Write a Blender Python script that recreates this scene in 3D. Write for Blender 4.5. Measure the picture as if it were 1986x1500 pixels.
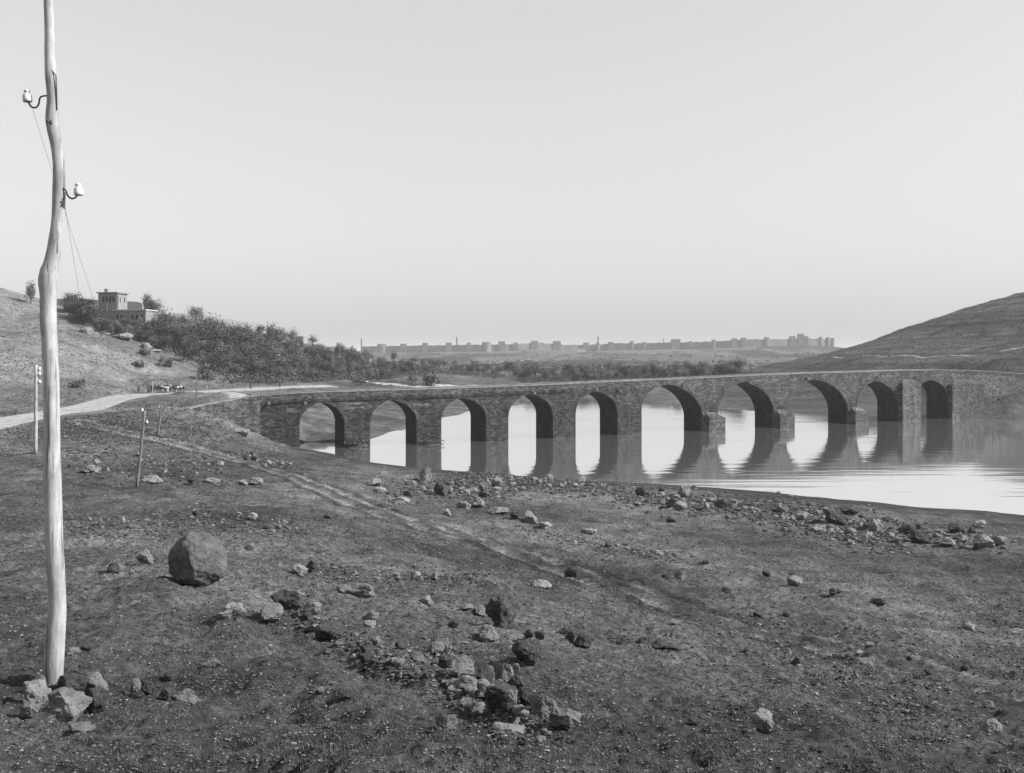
import bpy, bmesh, math, random
import numpy as np
from mathutils import Vector, Matrix, noise as mnoise
random.seed(7)
rng = np.random.default_rng(11)
for o in list(bpy.data.objects): bpy.data.objects.remove(o, do_unlink=True)
scene = bpy.context.scene
col = scene.collection
R = math.radians

# ------------------------------------------------------------------ camera, sky, sun, exposure
FPX, CX, HY, CAMZ = 2000.0, 993.0, 690.0, 13.7      # focal length and horizon of the plate (in its own pixels), eye above the water
cam_d = bpy.data.cameras.new('camera'); cam = bpy.data.objects.new('camera', cam_d); col.objects.link(cam)
cam.location = (0, 0, CAMZ); cam.rotation_euler = (R(90), 0, 0)
cam_d.sensor_fit = 'HORIZONTAL'; cam_d.sensor_width = 36; cam_d.lens = 36 * FPX / 1986
cam_d.shift_y = -(750 - HY) / 1986
cam_d.clip_start = 0.1; cam_d.clip_end = 20000
scene.camera = cam
SUN_EL, SUN_AZ = 36.0, 99.0                          # azimuth clockwise from +Y
w = bpy.data.worlds.new('World'); scene.world = w; w.use_nodes = True
nt = w.node_tree; nt.nodes.clear()
sky = nt.nodes.new('ShaderNodeTexSky'); sky.sky_type = 'NISHITA'; sky.sun_disc = False
sky.sun_elevation = R(SUN_EL); sky.sun_rotation = R(SUN_AZ); sky.air_density = 1.0; sky.dust_density = 1.5; sky.ozone_density = 1.0
bw = nt.nodes.new('ShaderNodeSeparateColor'); bg = nt.nodes.new('ShaderNodeBackground'); out = nt.nodes.new('ShaderNodeOutputWorld')
bg.inputs['Strength'].default_value = 0.21   # the old plate sees only the blue of the sky
nt.links.new(sky.outputs[0], bw.inputs[0]); pw = nt.nodes.new('ShaderNodeMath'); pw.operation = 'POWER'; pw.inputs[1].default_value = .5; nt.links.new(bw.outputs['Blue'], pw.inputs[0]); nt.links.new(pw.outputs[0], bg.inputs[0]); nt.links.new(bg.outputs[0], out.inputs[0])
sun_d = bpy.data.lights.new('sun', 'SUN'); sun = bpy.data.objects.new('sun', sun_d); col.objects.link(sun)
sun_d.energy = 4.8; sun_d.angle = R(0.5); sun_d.color = (1, 1, 1)
sdir = Vector((math.sin(R(SUN_AZ)) * math.cos(R(SUN_EL)), math.cos(R(SUN_AZ)) * math.cos(R(SUN_EL)), math.sin(R(SUN_EL))))
sun.rotation_euler = sdir.to_track_quat('Z', 'Y').to_euler(); sun.location = (60, -20, 80)
scene.view_settings.view_transform = 'Standard'; scene.view_settings.look = 'None'
scene.view_settings.exposure = 0.75; scene.view_settings.gamma = 1.0
scene.render.engine = 'CYCLES'
scene.cycles.volume_bounces = 0; scene.cycles.max_bounces = 5

# ------------------------------------------------------------------ helpers
def tag(o, label=None, cat=None, group=None, kind=None):
    if label: o['label'] = label
    if cat: o['category'] = cat
    if group: o['group'] = group
    if kind: o['kind'] = kind
    return o
def empty(name, loc, rz=0.0):
    o = bpy.data.objects.new(name, None); col.objects.link(o); o.location = loc; o.rotation_euler = (0, 0, rz); return o
def link(name, me, parent=None, mat=None):
    o = bpy.data.objects.new(name, me); col.objects.link(o)
    if parent: o.parent = parent
    if mat and not me.materials: me.materials.append(mat)
    return o
def mesh_np(name, verts, faces, smooth=False):
    """verts (n,3) array; faces (m,k) array or list of arrays"""
    me = bpy.data.meshes.new(name)
    verts = np.asarray(verts, np.float32)
    fl = faces if isinstance(faces, list) else [faces]
    fl = [np.asarray(f, np.int32) for f in fl if len(f)]
    me.vertices.add(len(verts)); me.vertices.foreach_set('co', verts.ravel())
    idx = np.concatenate([f.ravel() for f in fl])
    sizes = np.concatenate([np.full(len(f), f.shape[1], np.int32) for f in fl])
    starts = np.concatenate([[0], np.cumsum(sizes)[:-1]]).astype(np.int32)
    me.loops.add(len(idx)); me.loops.foreach_set('vertex_index', idx)
    me.polygons.add(len(sizes)); me.polygons.foreach_set('loop_start', starts)
    try: me.polygons.foreach_set('loop_total', sizes)
    except Exception: pass
    me.update(calc_edges=True)
    me.polygons.foreach_set('use_smooth', np.full(len(sizes), smooth, bool))
    return me
class MB:
    """collects boxes, tubes and faces and links them as ONE mesh object"""
    def __init__(s): s.v = []; s.f = []
    def face(s, pts):
        n = len(s.v); s.v += [tuple(p) for p in pts]; s.f.append(list(range(n, n + len(pts))))
    def quad_strip(s, A, B, flip=False):
        n = len(s.v); s.v += [tuple(p) for p in A] + [tuple(p) for p in B]; k = len(A)
        for i in range(k - 1):
            q = [n + i, n + i + 1, n + k + i + 1, n + k + i]
            s.f.append(q[::-1] if flip else q)
    def box(s, x0, x1, y0, y1, z0, z1, M=None):
        n = len(s.v)
        P = [Vector(p) for p in ((x0,y0,z0),(x1,y0,z0),(x1,y1,z0),(x0,y1,z0),(x0,y0,z1),(x1,y0,z1),(x1,y1,z1),(x0,y1,z1))]
        if M is not None: P = [M @ p for p in P]
        s.v += [tuple(p) for p in P]
        s.f += [[n + a for a in q] for q in ((0,3,2,1),(4,5,6,7),(0,1,5,4),(1,2,6,5),(2,3,7,6),(3,0,4,7))]
    def tube(s, pts, rad, seg=10, caps=True, wob=0.0):
        pts = [Vector(p) for p in pts]; n0 = len(s.v); k = len(pts)
        rad = rad if hasattr(rad, '__len__') else [rad] * k
        for i, p in enumerate(pts):
            t = (pts[min(i + 1, k - 1)] - pts[max(i - 1, 0)]).normalized()
            a = t.cross(Vector((0, 1, 0.01))) if abs(t.y) < .9 else t.cross(Vector((1, 0, 0)))
            a.normalize(); b = t.cross(a)
            for j in range(seg):
                an = 2 * math.pi * j / seg
                r = rad[i] * (1 + wob * mnoise.noise(Vector((math.cos(an) * 2, math.sin(an) * 2, i * .35))))
                s.v.append(tuple(p + (a * math.cos(an) + b * math.sin(an)) * r))
        for i in range(k - 1):
            for j in range(seg):
                j2 = (j + 1) % seg
                s.f.append([n0 + i * seg + j, n0 + i * seg + j2, n0 + (i + 1) * seg + j2, n0 + (i + 1) * seg + j])
        if caps:
            s.f.append([n0 + j for j in range(seg)][::-1]); s.f.append([n0 + (k - 1) * seg + j for j in range(seg)])
    def mesh(s, name, smooth=False):
        me = bpy.data.meshes.new(name); me.from_pydata(s.v, [], s.f); me.update()
        if smooth: me.polygons.foreach_set('use_smooth', [True] * len(me.polygons))
        return me
    def build(s, name, mat, parent=None, smooth=False):
        return link(name, s.mesh(name, smooth), parent, mat)
def lathe(prof, seg=20):
    m = MB(); k = len(prof)
    for r, z in prof:
        for j in range(seg):
            a = 2 * math.pi * j / seg; m.v.append((r * math.cos(a), r * math.sin(a), z))
    for i in range(k - 1):
        for j in range(seg):
            j2 = (j + 1) % seg; m.f.append([i * seg + j, i * seg + j2, (i + 1) * seg + j2, (i + 1) * seg + j])
    return m

# numpy noise
def _hash(ix, iy, seed):
    h = (ix.astype(np.int64) * 374761393 + iy.astype(np.int64) * 668265263 + seed * 974634777) & 0xFFFFFFFF
    h = ((h ^ (h >> 13)) * 1274126177) & 0xFFFFFFFF
    h = h ^ (h >> 16)
    return (h & 0xFFFFFF) / float(0xFFFFFF)
def vnoise(x, y, seed=0):
    ix = np.floor(x); iy = np.floor(y); fx = x - ix; fy = y - iy
    ix = ix.astype(np.int64); iy = iy.astype(np.int64)
    def g(ax, ay, dx, dy):
        a = _hash(ax, ay, seed) * 2 * np.pi
        return np.cos(a) * dx + np.sin(a) * dy
    sx = fx * fx * fx * (fx * (fx * 6 - 15) + 10); sy = fy * fy * fy * (fy * (fy * 6 - 15) + 10)
    a = g(ix, iy, fx, fy); b = g(ix + 1, iy, fx - 1, fy); c = g(ix, iy + 1, fx, fy - 1); d = g(ix + 1, iy + 1, fx - 1, fy - 1)
    return (a + (b - a) * sx) * (1 - sy) + (c + (d - c) * sx) * sy
def fbm(x, y, octv=4, seed=0, gain=.5):
    s = 0; a = 1.0
    for i in range(octv):
        s = s + a * vnoise(x, y, seed + i * 17); x = x * 2.03 + 3.1; y = y * 2.03 + 1.7; a *= gain
    return s
def sstep(a, b, x):
    t = np.clip((x - a) / (b - a), 0, 1); return t * t * (3 - 2 * t)
def poly_dist(X, Y, pts):
    best = np.full(X.shape, 1e9)
    for (x0, y0), (x1, y1) in zip(pts[:-1], pts[1:]):
        dx, dy = x1 - x0, y1 - y0; L = dx * dx + dy * dy
        t = np.clip(((X - x0) * dx + (Y - y0) * dy) / L, 0, 1)
        best = np.minimum(best, np.hypot(X - x0 - t * dx, Y - y0 - t * dy))
    return best
def smooth_line(pts, n=6):
    P = [np.array(p, float) for p in pts]; P = [2 * P[0] - P[1]] + P + [2 * P[-1] - P[-2]]; o = []
    for i in range(1, len(P) - 2):
        for k in range(n):
            t = k / n
            o.append(.5 * (2 * P[i] + (P[i+1] - P[i-1]) * t + (2*P[i-1] - 5*P[i] + 4*P[i+1] - P[i+2]) * t*t + (3*P[i] - P[i-1] - 3*P[i+1] + P[i+2]) * t**3))
    o.append(P[-2]); return [tuple(p) for p in o]

# ------------------------------------------------------------------ materials (neutral: the plate is black and white)
def new_mat(name):
    m = bpy.data.materials.new(name); m.use_nodes = True; t = m.node_tree; t.nodes.clear()
    o = t.nodes.new('ShaderNodeOutputMaterial'); b = t.nodes.new('ShaderNodeBsdfPrincipled'); t.links.new(b.outputs[0], o.inputs[0])
    b.inputs['Roughness'].default_value = .9
    if 'Specular IOR Level' in b.inputs: b.inputs['Specular IOR Level'].default_value = .2
    return m, t, b
def nn(t, typ, **kw):
    n = t.nodes.new(typ)
    for k, v in kw.items():
        if k in n.inputs: n.inputs[k].default_value = v
        else: setattr(n, k, v)
    return n
def ramp(t, src, stops):
    r = t.nodes.new('ShaderNodeValToRGB'); e = r.color_ramp.elements
    while len(e) < len(stops): e.new(.5)
    for i, (p, v) in enumerate(stops): e[i].position = p; e[i].color = (v, v, v, 1)
    t.links.new(src, r.inputs[0]); return r.outputs[0]
def mth(t, op, a, b, c=None):
    n = t.nodes.new('ShaderNodeMath'); n.operation = op
    for i, x in enumerate((a, b, c)):
        if x is None: continue
        if isinstance(x, (int, float)): n.inputs[i].default_value = x
        else: t.links.new(x, n.inputs[i])
    return n.outputs[0]
def noise_tex(t, vec, scale, detail=4, rough=.55):
    n = nn(t, 'ShaderNodeTexNoise'); n.inputs['Scale'].default_value = scale; n.inputs['Detail'].default_value = detail; n.inputs['Roughness'].default_value = rough
    t.links.new(vec, n.inputs['Vector']); return n.outputs[0]
def simple_mat(name, tone, var=.3, scale=3.0, rough=.9, bump=.2, bscale=8.0):
    m, t, b = new_mat(name); tc = t.nodes.new('ShaderNodeTexCoord')
    n = noise_tex(t, tc.outputs['Object'], scale)
    c = ramp(t, n, [(.3, tone * (1 - var)), (.7, tone * (1 + var))]); t.links.new(c, b.inputs['Base Color'])
    b.inputs['Roughness'].default_value = rough
    if bump:
        bp = nn(t, 'ShaderNodeBump'); bp.inputs['Strength'].default_value = bump; bp.inputs['Distance'].default_value = .05
        t.links.new(noise_tex(t, tc.outputs['Object'], bscale), bp.inputs['Height']); t.links.new(bp.outputs[0], b.inputs['Normal'])
    return m
# ground: tone attribute carries the kind of soil; fine mottling and clods are procedural
def ground_mat():
    m, t, b = new_mat('soil'); geo = t.nodes.new('ShaderNodeNewGeometry'); P = geo.outputs['Position']
    at = nn(t, 'ShaderNodeAttribute'); at.attribute_name = 'tone'
    n1 = ramp(t, noise_tex(t, P, 6.0, 6, .7), [(.36, .45), (.5, .9), (.64, 1.55)])
    n2 = ramp(t, noise_tex(t, P, .55, 6, .65), [(.32, .68), (.68, 1.35)])
    n3 = ramp(t, noise_tex(t, P, 34.0, 3, .6), [(.35, .75), (.65, 1.25)])
    n4 = ramp(t, noise_tex(t, P, .09, 5, .6), [(.35, .8), (.65, 1.2)])
    c = mth(t, 'MULTIPLY', mth(t, 'MULTIPLY', n1, n2), mth(t, 'MULTIPLY', n3, n4))
    c = mth(t, 'MULTIPLY', c, at.outputs['Fac']); t.links.new(c, b.inputs['Base Color'])
    h = mth(t, 'ADD', mth(t, 'MULTIPLY', noise_tex(t, P, 5.0, 8, .72), .16), mth(t, 'MULTIPLY', noise_tex(t, P, .8, 5, .6), .35))
    bp = nn(t, 'ShaderNodeBump'); bp.inputs['Strength'].default_value = 1.0; bp.inputs['Distance'].default_value = 1.5
    t.links.new(h, bp.inputs['Height']); t.links.new(bp.outputs[0], b.inputs['Normal'])
    b.inputs['Roughness'].default_value = 1.0
    return m
M_ground = ground_mat()
def rock_mat(name, lo, hi):
    m, t, b = new_mat(name); tc = t.nodes.new('ShaderNodeTexCoord'); O = tc.outputs['Object']
    oi = t.nodes.new('ShaderNodeObjectInfo')
    add = nn(t, 'ShaderNodeVectorMath', operation='ADD'); t.links.new(O, add.inputs[0]); t.links.new(oi.outputs['Random'], add.inputs[1]); O = add.outputs[0]
    n = mth(t, 'ADD', mth(t, 'MULTIPLY', noise_tex(t, O, 2.2, 6, .65), .6), mth(t, 'MULTIPLY', noise_tex(t, O, 14, 4, .7), .4))
    c = ramp(t, n, [(.36, lo), (.5, (lo + hi) / 2), (.66, hi)])
    t.links.new(c, b.inputs['Base Color'])
    v = nn(t, 'ShaderNodeTexVoronoi'); v.inputs['Scale'].default_value = 11; t.links.new(O, v.inputs['Vector'])
    h = mth(t, 'ADD', mth(t, 'MULTIPLY', ramp(t, v.outputs['Distance'], [(.05, 0), (.3, 1)]), .25), noise_tex(t, O, 9, 6, .75))
    bp = nn(t, 'ShaderNodeBump'); bp.inputs['Strength'].default_value = .7; bp.inputs['Distance'].default_value = .12
    t.links.new(h, bp.inputs['Height']); t.links.new(bp.outputs[0], b.inputs['Normal'])
    return m
M_rock = {'d': rock_mat('dark_basalt', .022, .10), 'g': rock_mat('grey_basalt', .075, .26), 'p': rock_mat('pale_stone', .14, .30), 'b': rock_mat('boulder_basalt', .045, .17)}
def tone_mat(name, k=1.0):
    m, t, b = new_mat(name); geo = t.nodes.new('ShaderNodeNewGeometry'); at = nn(t, 'ShaderNodeAttribute'); at.attribute_name = 'tone'
    n = ramp(t, noise_tex(t, geo.outputs['Position'], 22.0, 4, .7), [(.3, .55 * k), (.7, 1.45 * k)])
    oi = t.nodes.new('ShaderNodeObjectInfo'); k_ = ramp(t, oi.outputs['Random'], [(0, .6), (1, 1.5)])
    t.links.new(mth(t, 'MULTIPLY', mth(t, 'MULTIPLY', n, at.outputs['Fac']), k_ if name == 'leaves' else 1.0), b.inputs['Base Color'])
    bp = nn(t, 'ShaderNodeBump'); bp.inputs['Strength'].default_value = .5; bp.inputs['Distance'].default_value = .03
    t.links.new(noise_tex(t, geo.outputs['Position'], 40, 4), bp.inputs['Height']); t.links.new(bp.outputs[0], b.inputs['Normal'])
    return m
M_gravel = tone_mat('loose_gravel')
M_leaf = tone_mat('leaves', 1.0)
M_bark = simple_mat('bark', .09)
M_road = simple_mat('dusty_road', .26, .35, .8, 1.0, .4, 2.0)
M_white = simple_mat('porcelain', .58, .2, 14, .35, 0)
M_iron = simple_mat('wrought_iron', .05, .3, 8, .6, 0)
M_dark = simple_mat('dark_opening', .02, .1, 2, .9, 0)
M_wire = simple_mat('wire', .3, .1, 2, .5, 0)
M_cloth = simple_mat('dark_cloth', .05, .2, 5, .9, 0)
M_clothl = simple_mat('light_cloth', .4, .2, 5, .9, 0)
M_hide = simple_mat('dark_hide', .04, .3, 3, .8, 0)
M_hidel = simple_mat('pale_hide', .5, .2, 3, .8, 0)
M_plaster = simple_mat('lime_plaster', .42, .15, .8, .9, .2, 3)
M_hewn = simple_mat('old_wall_stone', .13, .35, .9, .95, .6, 2.0)
M_cityw = simple_mat('city_wall_stone', .13, .3, .06, .95, 0)
M_mansion = simple_mat('mansion_stone', .19, .25, 1.2, .95, .5, 3.0)
def pole_mat():
    m, t, b = new_mat('peeled_poplar'); tc = t.nodes.new('ShaderNodeTexCoord')
    mp = nn(t, 'ShaderNodeMapping'); mp.inputs['Scale'].default_value = (9, 9, 1.6); t.links.new(tc.outputs['Object'], mp.inputs[0])
    c1 = ramp(t, noise_tex(t, mp.outputs[0], 2.6, 6, .65), [(.3, .26), (.5, .37), (.7, .45)])
    c2 = ramp(t, noise_tex(t, tc.outputs['Object'], 5, 5, .7), [(.22, .45), (.34, 1.0)])
    mc = nn(t, 'ShaderNodeMapping'); mc.inputs['Scale'].default_value = (26, 26, .9); t.links.new(tc.outputs['Object'], mc.inputs[0])
    c3 = ramp(t, noise_tex(t, mc.outputs[0], 1.0, 5, .6), [(.36, .35), (.45, 1.0)]); c4 = ramp(t, noise_tex(t, tc.outputs['Object'], 1.3, 6, .7), [(.35, .62), (.6, 1.05)])
    sx = nn(t, 'ShaderNodeSeparateXYZ'); t.links.new(tc.outputs['Object'], sx.inputs[0]); c5 = ramp(t, mth(t, 'ADD', sx.outputs[2], mth(t, 'MULTIPLY', noise_tex(t, tc.outputs['Object'], 6, 4), .5)), [(.2, .45), (.75, 1.0)])
    t.links.new(mth(t, 'MULTIPLY', mth(t, 'MULTIPLY', mth(t, 'MULTIPLY', c1, c2), mth(t, 'MULTIPLY', c3, c4)), c5), b.inputs['Base Color'])
    bp = nn(t, 'ShaderNodeBump'); bp.inputs['Strength'].default_value = .35; bp.inputs['Distance'].default_value = .02
    t.links.new(noise_tex(t, mp.outputs[0], 3, 6, .7), bp.inputs['Height']); t.links.new(bp.outputs[0], b.inputs['Normal'])
    b.inputs['Roughness'].default_value = .7
    return m
M_pole = pole_mat()
def masonry_mat(name, lo, hi, mort, bwid=.62, bh=.27, mix_pos=None):
    """coursed stone in UV (metres); 'pale' attribute lightens rubble courses"""
    m, t, b = new_mat(name); uv = nn(t, 'ShaderNodeUVMap'); uv.uv_map = 'UVMap'; U = uv.outputs[0]
    geo = t.nodes.new('ShaderNodeNewGeometry'); P = geo.outputs['Position']
    nz = nn(t, 'ShaderNodeTexNoise'); nz.inputs['Scale'].default_value = .9; nz.inputs['Detail'].default_value = 3; t.links.new(P, nz.inputs['Vector'])
    off = nn(t, 'ShaderNodeVectorMath', operation='MULTIPLY_ADD'); t.links.new(nz.outputs['Color'], off.inputs[0]); off.inputs[1].default_value = (.5, .22, 0); t.links.new(U, off.inputs[2])
    bk = nn(t, 'ShaderNodeTexBrick'); t.links.new(off.outputs[0], bk.inputs['Vector'])
    bk.inputs['Scale'].default_value = 1.0; bk.inputs['Brick Width'].default_value = bwid; bk.inputs['Row Height'].default_value = bh
    bk.inputs['Mortar Size'].default_value = .03; bk.inputs['Mortar Smooth'].default_value = .4; bk.inputs['Bias'].default_value = -.1
    bk.inputs['Color1'].default_value = (lo, lo, lo, 1); bk.inputs['Color2'].default_value = (hi, hi, hi, 1); bk.inputs['Mortar'].default_value = (mort, mort, mort, 1)
    at = nn(t, 'ShaderNodeAttribute'); at.attribute_name = 'pale'
    mpz = nn(t, 'ShaderNodeMapping'); mpz.inputs['Scale'].default_value = (1, 1, .22); t.links.new(P, mpz.inputs[0])
    streak = ramp(t, noise_tex(t, mpz.outputs[0], .9, 5, .6), [(.35, .75), (.6, 1.15)])
    big = mth(t, 'MULTIPLY', streak, ramp(t, noise_tex(t, P, .35, 6, .7), [(.32, .75), (.5, 1.0), (.68, 1.3)]))
    sml = ramp(t, noise_tex(t, P, 2.6, 5, .7), [(.35, .7), (.65, 1.3)])
    c = mth(t, 'MULTIPLY', mth(t, 'MULTIPLY', bk.outputs['Color'], big), mth(t, 'MULTIPLY', sml, at.outputs['Fac']))
    t.links.new(c, b.inputs['Base Color'])
    h = mth(t, 'ADD', mth(t, 'MULTIPLY', bk.outputs['Fac'], -.7), mth(t, 'MULTIPLY', noise_tex(t, P, 2.4, 6, .7), .8))
    bp = nn(t, 'ShaderNodeBump'); bp.inputs['Strength'].default_value = .9; bp.inputs['Distance'].default_value = .3
    t.links.new(h, bp.inputs['Height']); t.links.new(bp.outputs[0], b.inputs['Normal'])
    return m
M_bridge = masonry_mat('basalt_masonry', .017, .055, .02)
M_coping = simple_mat('coping_stone', .15, .3, 1.0, .95, .4, 3)
def water_mat():
    m, t, b = new_mat('river_water'); geo = t.nodes.new('ShaderNodeNewGeometry')
    b.inputs['Base Color'].default_value = (.8, .8, .8, 1); b.inputs['Roughness'].default_value = .045; b.inputs['Metallic'].default_value = .93
    def wav(rot, sx, sy, sc, det):
        mp = nn(t, 'ShaderNodeMapping'); mp.inputs['Rotation'].default_value = (0, 0, R(rot)); mp.inputs['Scale'].default_value = (sx, sy, 1)
        t.links.new(geo.outputs['Position'], mp.inputs[0]); return noise_tex(t, mp.outputs[0], sc, det, .6)
    h = mth(t, 'ADD', mth(t, 'MULTIPLY', wav(-20, .3, 1.0, 1.3, 2), .10), mth(t, 'MULTIPLY', wav(-12, .10, 1.0, .34, 2), 1.0))
    msk = ramp(t, wav(-18, .3, 1.0, .035, 4), [(.42, .10), (.62, 1.0)])
    bp = nn(t, 'ShaderNodeBump'); bp.inputs['Distance'].default_value = .085
    t.links.new(mth(t, 'MULTIPLY', msk, .5), bp.inputs['Strength'])
    t.links.new(h, bp.inputs['Height']); t.links.new(bp.outputs[0], b.inputs['Normal'])
    return m
M_water = water_mat()

# ------------------------------------------------------------------ terrain: control points (plate x, plate y, distance) -> thin plate spline
def wpt(px, py, D): return ((px - CX) / FPX * D, D, CAMZ - (py - HY) / FPX * D)
def zpt(px, D, z): return ((px - CX) / FPX * D, D, z)
def road_d(py): return FPX * 8.2 / (py - HY)
V = [ # foreground slope
 (-300,1420,8),(-300,1150,20),(-300,950,55),(-300,850,95),(100,1500,6.6),(100,1420,8),(100,1345,10),(100,1150,20),(100,1000,42),(100,950,58),(100,900,78),(100,850,115),(100,822,127),
 (300,1420,8.2),(300,1140,20),(300,1050,31),(300,948,65),(300,900,88),(308,848,120),(300,800,155),
 (500,1420,8.5),(500,1200,18),(500,1050,34),(500,980,52),(500,930,78),(500,890,110),(480,850,135),
 (750,1420,9),(750,1250,16.5),(750,1100,32),(750,1000,58),(750,950,85),(750,920,108),
 (1000,1420,9.5),(1000,1300,15),(1000,1150,28),(1000,1050,53),(1000,990,76),(1000,945,102),
 (1400,1420,11),(1400,1300,19),(1400,1210,29),(1400,1100,48),(1400,1030,66),(1400,980,86),
 (1900,1420,14),(1900,1310,22),(1900,1200,35),(1900,1100,54),(1900,1050,68),(1900,1012,80),
 (2400,1420,16),(2400,1250,30),(2400,1100,54),(2400,1030,76),
 # ground that carries the left end of the bridge
 (365,796,136),(430,818,140),(480,840,145),(540,861,149),(581,869,150.5),(430,768,185),(480,770,163),(400,766,205),(340,790,160),
 # seen through the arches: far bank
 (620,850,165),(620,810,205),(620,790,228),(620,757,268),(750,800,230),(750,785,258),(750,748,300),(900,788,272),(930,742,375),(870,750,330),
 (1000,742,400),(1140,742,430),(1300,765,340),(1300,740,420),(1440,768,320),(1440,745,380),(1590,765,310),(1680,765,300),(1790,770,290),
 (1930,790,230),(1986,776,231),(1895,795,229.5),(1960,790,226),(2150,740,250),(1986,728,262),(1890,732,268),
 # right hill
 (1700,716,338),(1850,705,305),(1950,698,285),(1620,692,400),(1930,685,330),(1740,643,480),(1930,592,430),(1986,575,430),(2200,520,430),(1800,628,460),(1700,660,480),(1620,683,480),(1520,705,450),(1440,724,440),(1830,655,400),(1950,640,375),
 # left hill
 (110,752,205),(110,700,240),(110,650,280),(110,605,330),(110,590,380),(0,560,360),(0,640,290),(0,720,220),(-300,500,330),(-300,700,200),
 (250,750,245),(250,700,275),(250,655,310),(250,620,345),(250,606,400),(400,747,262),(400,715,300),(400,680,340),(400,645,400),(400,630,450),
 (500,744,285),(500,705,350),(500,665,430),(500,650,480),(600,742,305),(600,712,370),(600,685,450),(600,670,540),(700,740,330),(700,712,420),(700,694,520),(700,684,620),
 (800,737,370),(800,718,480),(800,705,600),(900,738,410),(900,728,500),(900,718,640)]
main_road = [(-260,862,None),(-120,838,None),(60,808,None),(140,795,None),(200,781,None),(270,768,None),(330,763,None),(400,759,None),(480,755,None),(560,750.5,None),(640,747.5,None)]
V += [(a, b, road_d(b)) for a, b, _ in main_road]
C = [wpt(*v) for v in V]
near_shore = [(600,872),(640,879),(700,893),(770,903),(850,911),(960,918),(1100,931),(1250,937),(1400,947),(1500,955),(1600,966),(1700,974),(1800,985),(1900,990),(1990,1000),(2200,1020),(2500,1060)]
for px, py in near_shore:
    D = FPX * CAMZ / (py - HY)
    C += [zpt(px, D, 0.0), zpt(px, D * 1.07, -.9), zpt(px, D * .955, .38)]
far_shore = [(700,856),(718,852),(790,832),(870,808),(940,795),(1010,785),(1080,778),(1140,773),(1240,783),(1330,788),(1440,796),(1590,805),(1680,806),(1790,802)]
for px, py in far_shore:
    D = FPX * CAMZ / (py - HY)
    C += [zpt(px, D, 0.0), zpt(px, D * .95, -.9), zpt(px, D * 1.05, .6)]
for px, D in ((1850,228),(1890,226),(1930,224),(1986,222),(2100,219),(2300,215)): C += [zpt(px, D, 0.02), zpt(px, D * .95, -1.1)]
C += [zpt(a, b, -2.6) for a, b in ((800,160),(900,180),(1000,150),(1000,200),(1140,160),(1140,230),(1250,180),(1300,230),(1400,150),(1500,200),(1600,140),(1700,190),(1800,140),(1900,180),(2100,150),(2300,170),(1050,240))]
C += [zpt(1140,300,-1.5), zpt(1080,300,-.8)]
C += [zpt(*p) for p in ((300,720,30),(0,720,34),(-400,720,34),(500,720,22),(700,720,15),(900,720,4),(1100,720,3),(1400,720,3),(1700,720,12),(2000,720,30),(2300,700,36),(0,500,37),(110,550,34),(300,550,31),(1740,600,22),(1930,600,35),(1400,560,3.4),(1150,560,3.2))]
C += [(0,0,12.1),(-5,0,12.2),(5,0,11.6),(0,-7,12.6),(12,-7,11.4),(-12,-7,12.9),(12,3,10.6),(-12,3,12.0),(20,0,9.6),(-20,0,12.8),(0,4,11.4),(0,6.6,11.05)]
C = np.array(C)
CS = 12.0
def uvc(X, Y): return X / (Y + CS), np.log(Y + CS)
cu, cv = uvc(C[:, 0], C[:, 1]); QS = 1.7
def tps_fit(a, b, z, lam=2e-4):
    n = len(z); r2 = (a[:, None] - a[None]) ** 2 + (b[:, None] - b[None]) ** 2
    K = r2 * np.log(r2 + 1e-12) + lam * np.eye(n) * 1.0
    Pm = np.c_[np.ones(n), a, b]; A = np.block([[K, Pm], [Pm.T, np.zeros((3, 3))]])
    return np.linalg.solve(A, np.r_[z, 0, 0, 0])
sol = tps_fit(cu * QS, cv, C[:, 2])
def tps_eval(a, b):
    out = np.zeros(a.shape)
    for i in range(len(cu)):
        r2 = (a - cu[i] * QS) ** 2 + (b - cv[i]) ** 2
        out += sol[i] * r2 * np.log(r2 + 1e-12)
    n = len(cu); return out + sol[n] + sol[n + 1] * a + sol[n + 2] * b
NU, NV = 1000, 1150
u_ax = np.linspace(-.92, .92, NU); v_ax = np.linspace(math.log(5.0), math.log(735 + CS), NV)
cu_ax = np.linspace(-.92, .92, 251); cv_ax = np.linspace(v_ax[0], v_ax[-1], 301)
CUg, CVg = np.meshgrid(cu_ax, cv_ax); base = tps_eval(CUg * QS, CVg)
def bil(gr, ua, va, U, Vv):
    fu = np.clip((U - ua[0]) / (ua[1] - ua[0]), 0, len(ua) - 1.001); fv = np.clip((Vv - va[0]) / (va[1] - va[0]), 0, len(va) - 1.001)
    i = fu.astype(int); j = fv.astype(int); a = fu - i; b = fv - j
    return gr[j, i] * (1-a) * (1-b) + gr[j, i+1] * a * (1-b) + gr[j+1, i] * (1-a) * b + gr[j+1, i+1] * a * b
Ug, Vg = np.meshgrid(u_ax, v_ax); Yg = np.exp(Vg) - CS; Xg = Ug * (Yg + CS)
Zg = bil(base, cu_ax, cv_ax, Ug, Vg)
road_w = smooth_line([((a - CX) / FPX * road_d(b), road_d(b)) for a, b, _ in main_road])
branch_w = smooth_line([(-31.5, 156.5), (-36.5, 154.5), wpt(470,771,162)[:2], wpt(440,768,178)[:2], wpt(415,764,205)[:2], wpt(408,759,236)[:2]])
track_px = [(150,818,128),(230,836,125),(330,858,116),(430,884,104),(560,922,85),(700,980,66),(800,1015,60),(1000,1072,49.5),(1200,1140,39),(1400,1205,30),(1650,1262,24),(1900,1322,20.5),(2150,1380,18)]
def base_hit(px, py):
    for D in np.geomspace(8, 400, 1500):
        x = (px - CX) / FPX * D
        if CAMZ - (py - HY) / FPX * D <= float(bil(base, cu_ax, cv_ax, *uvc(np.array([x]), np.array([D])))[0]): return (x, D)
    return None
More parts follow.
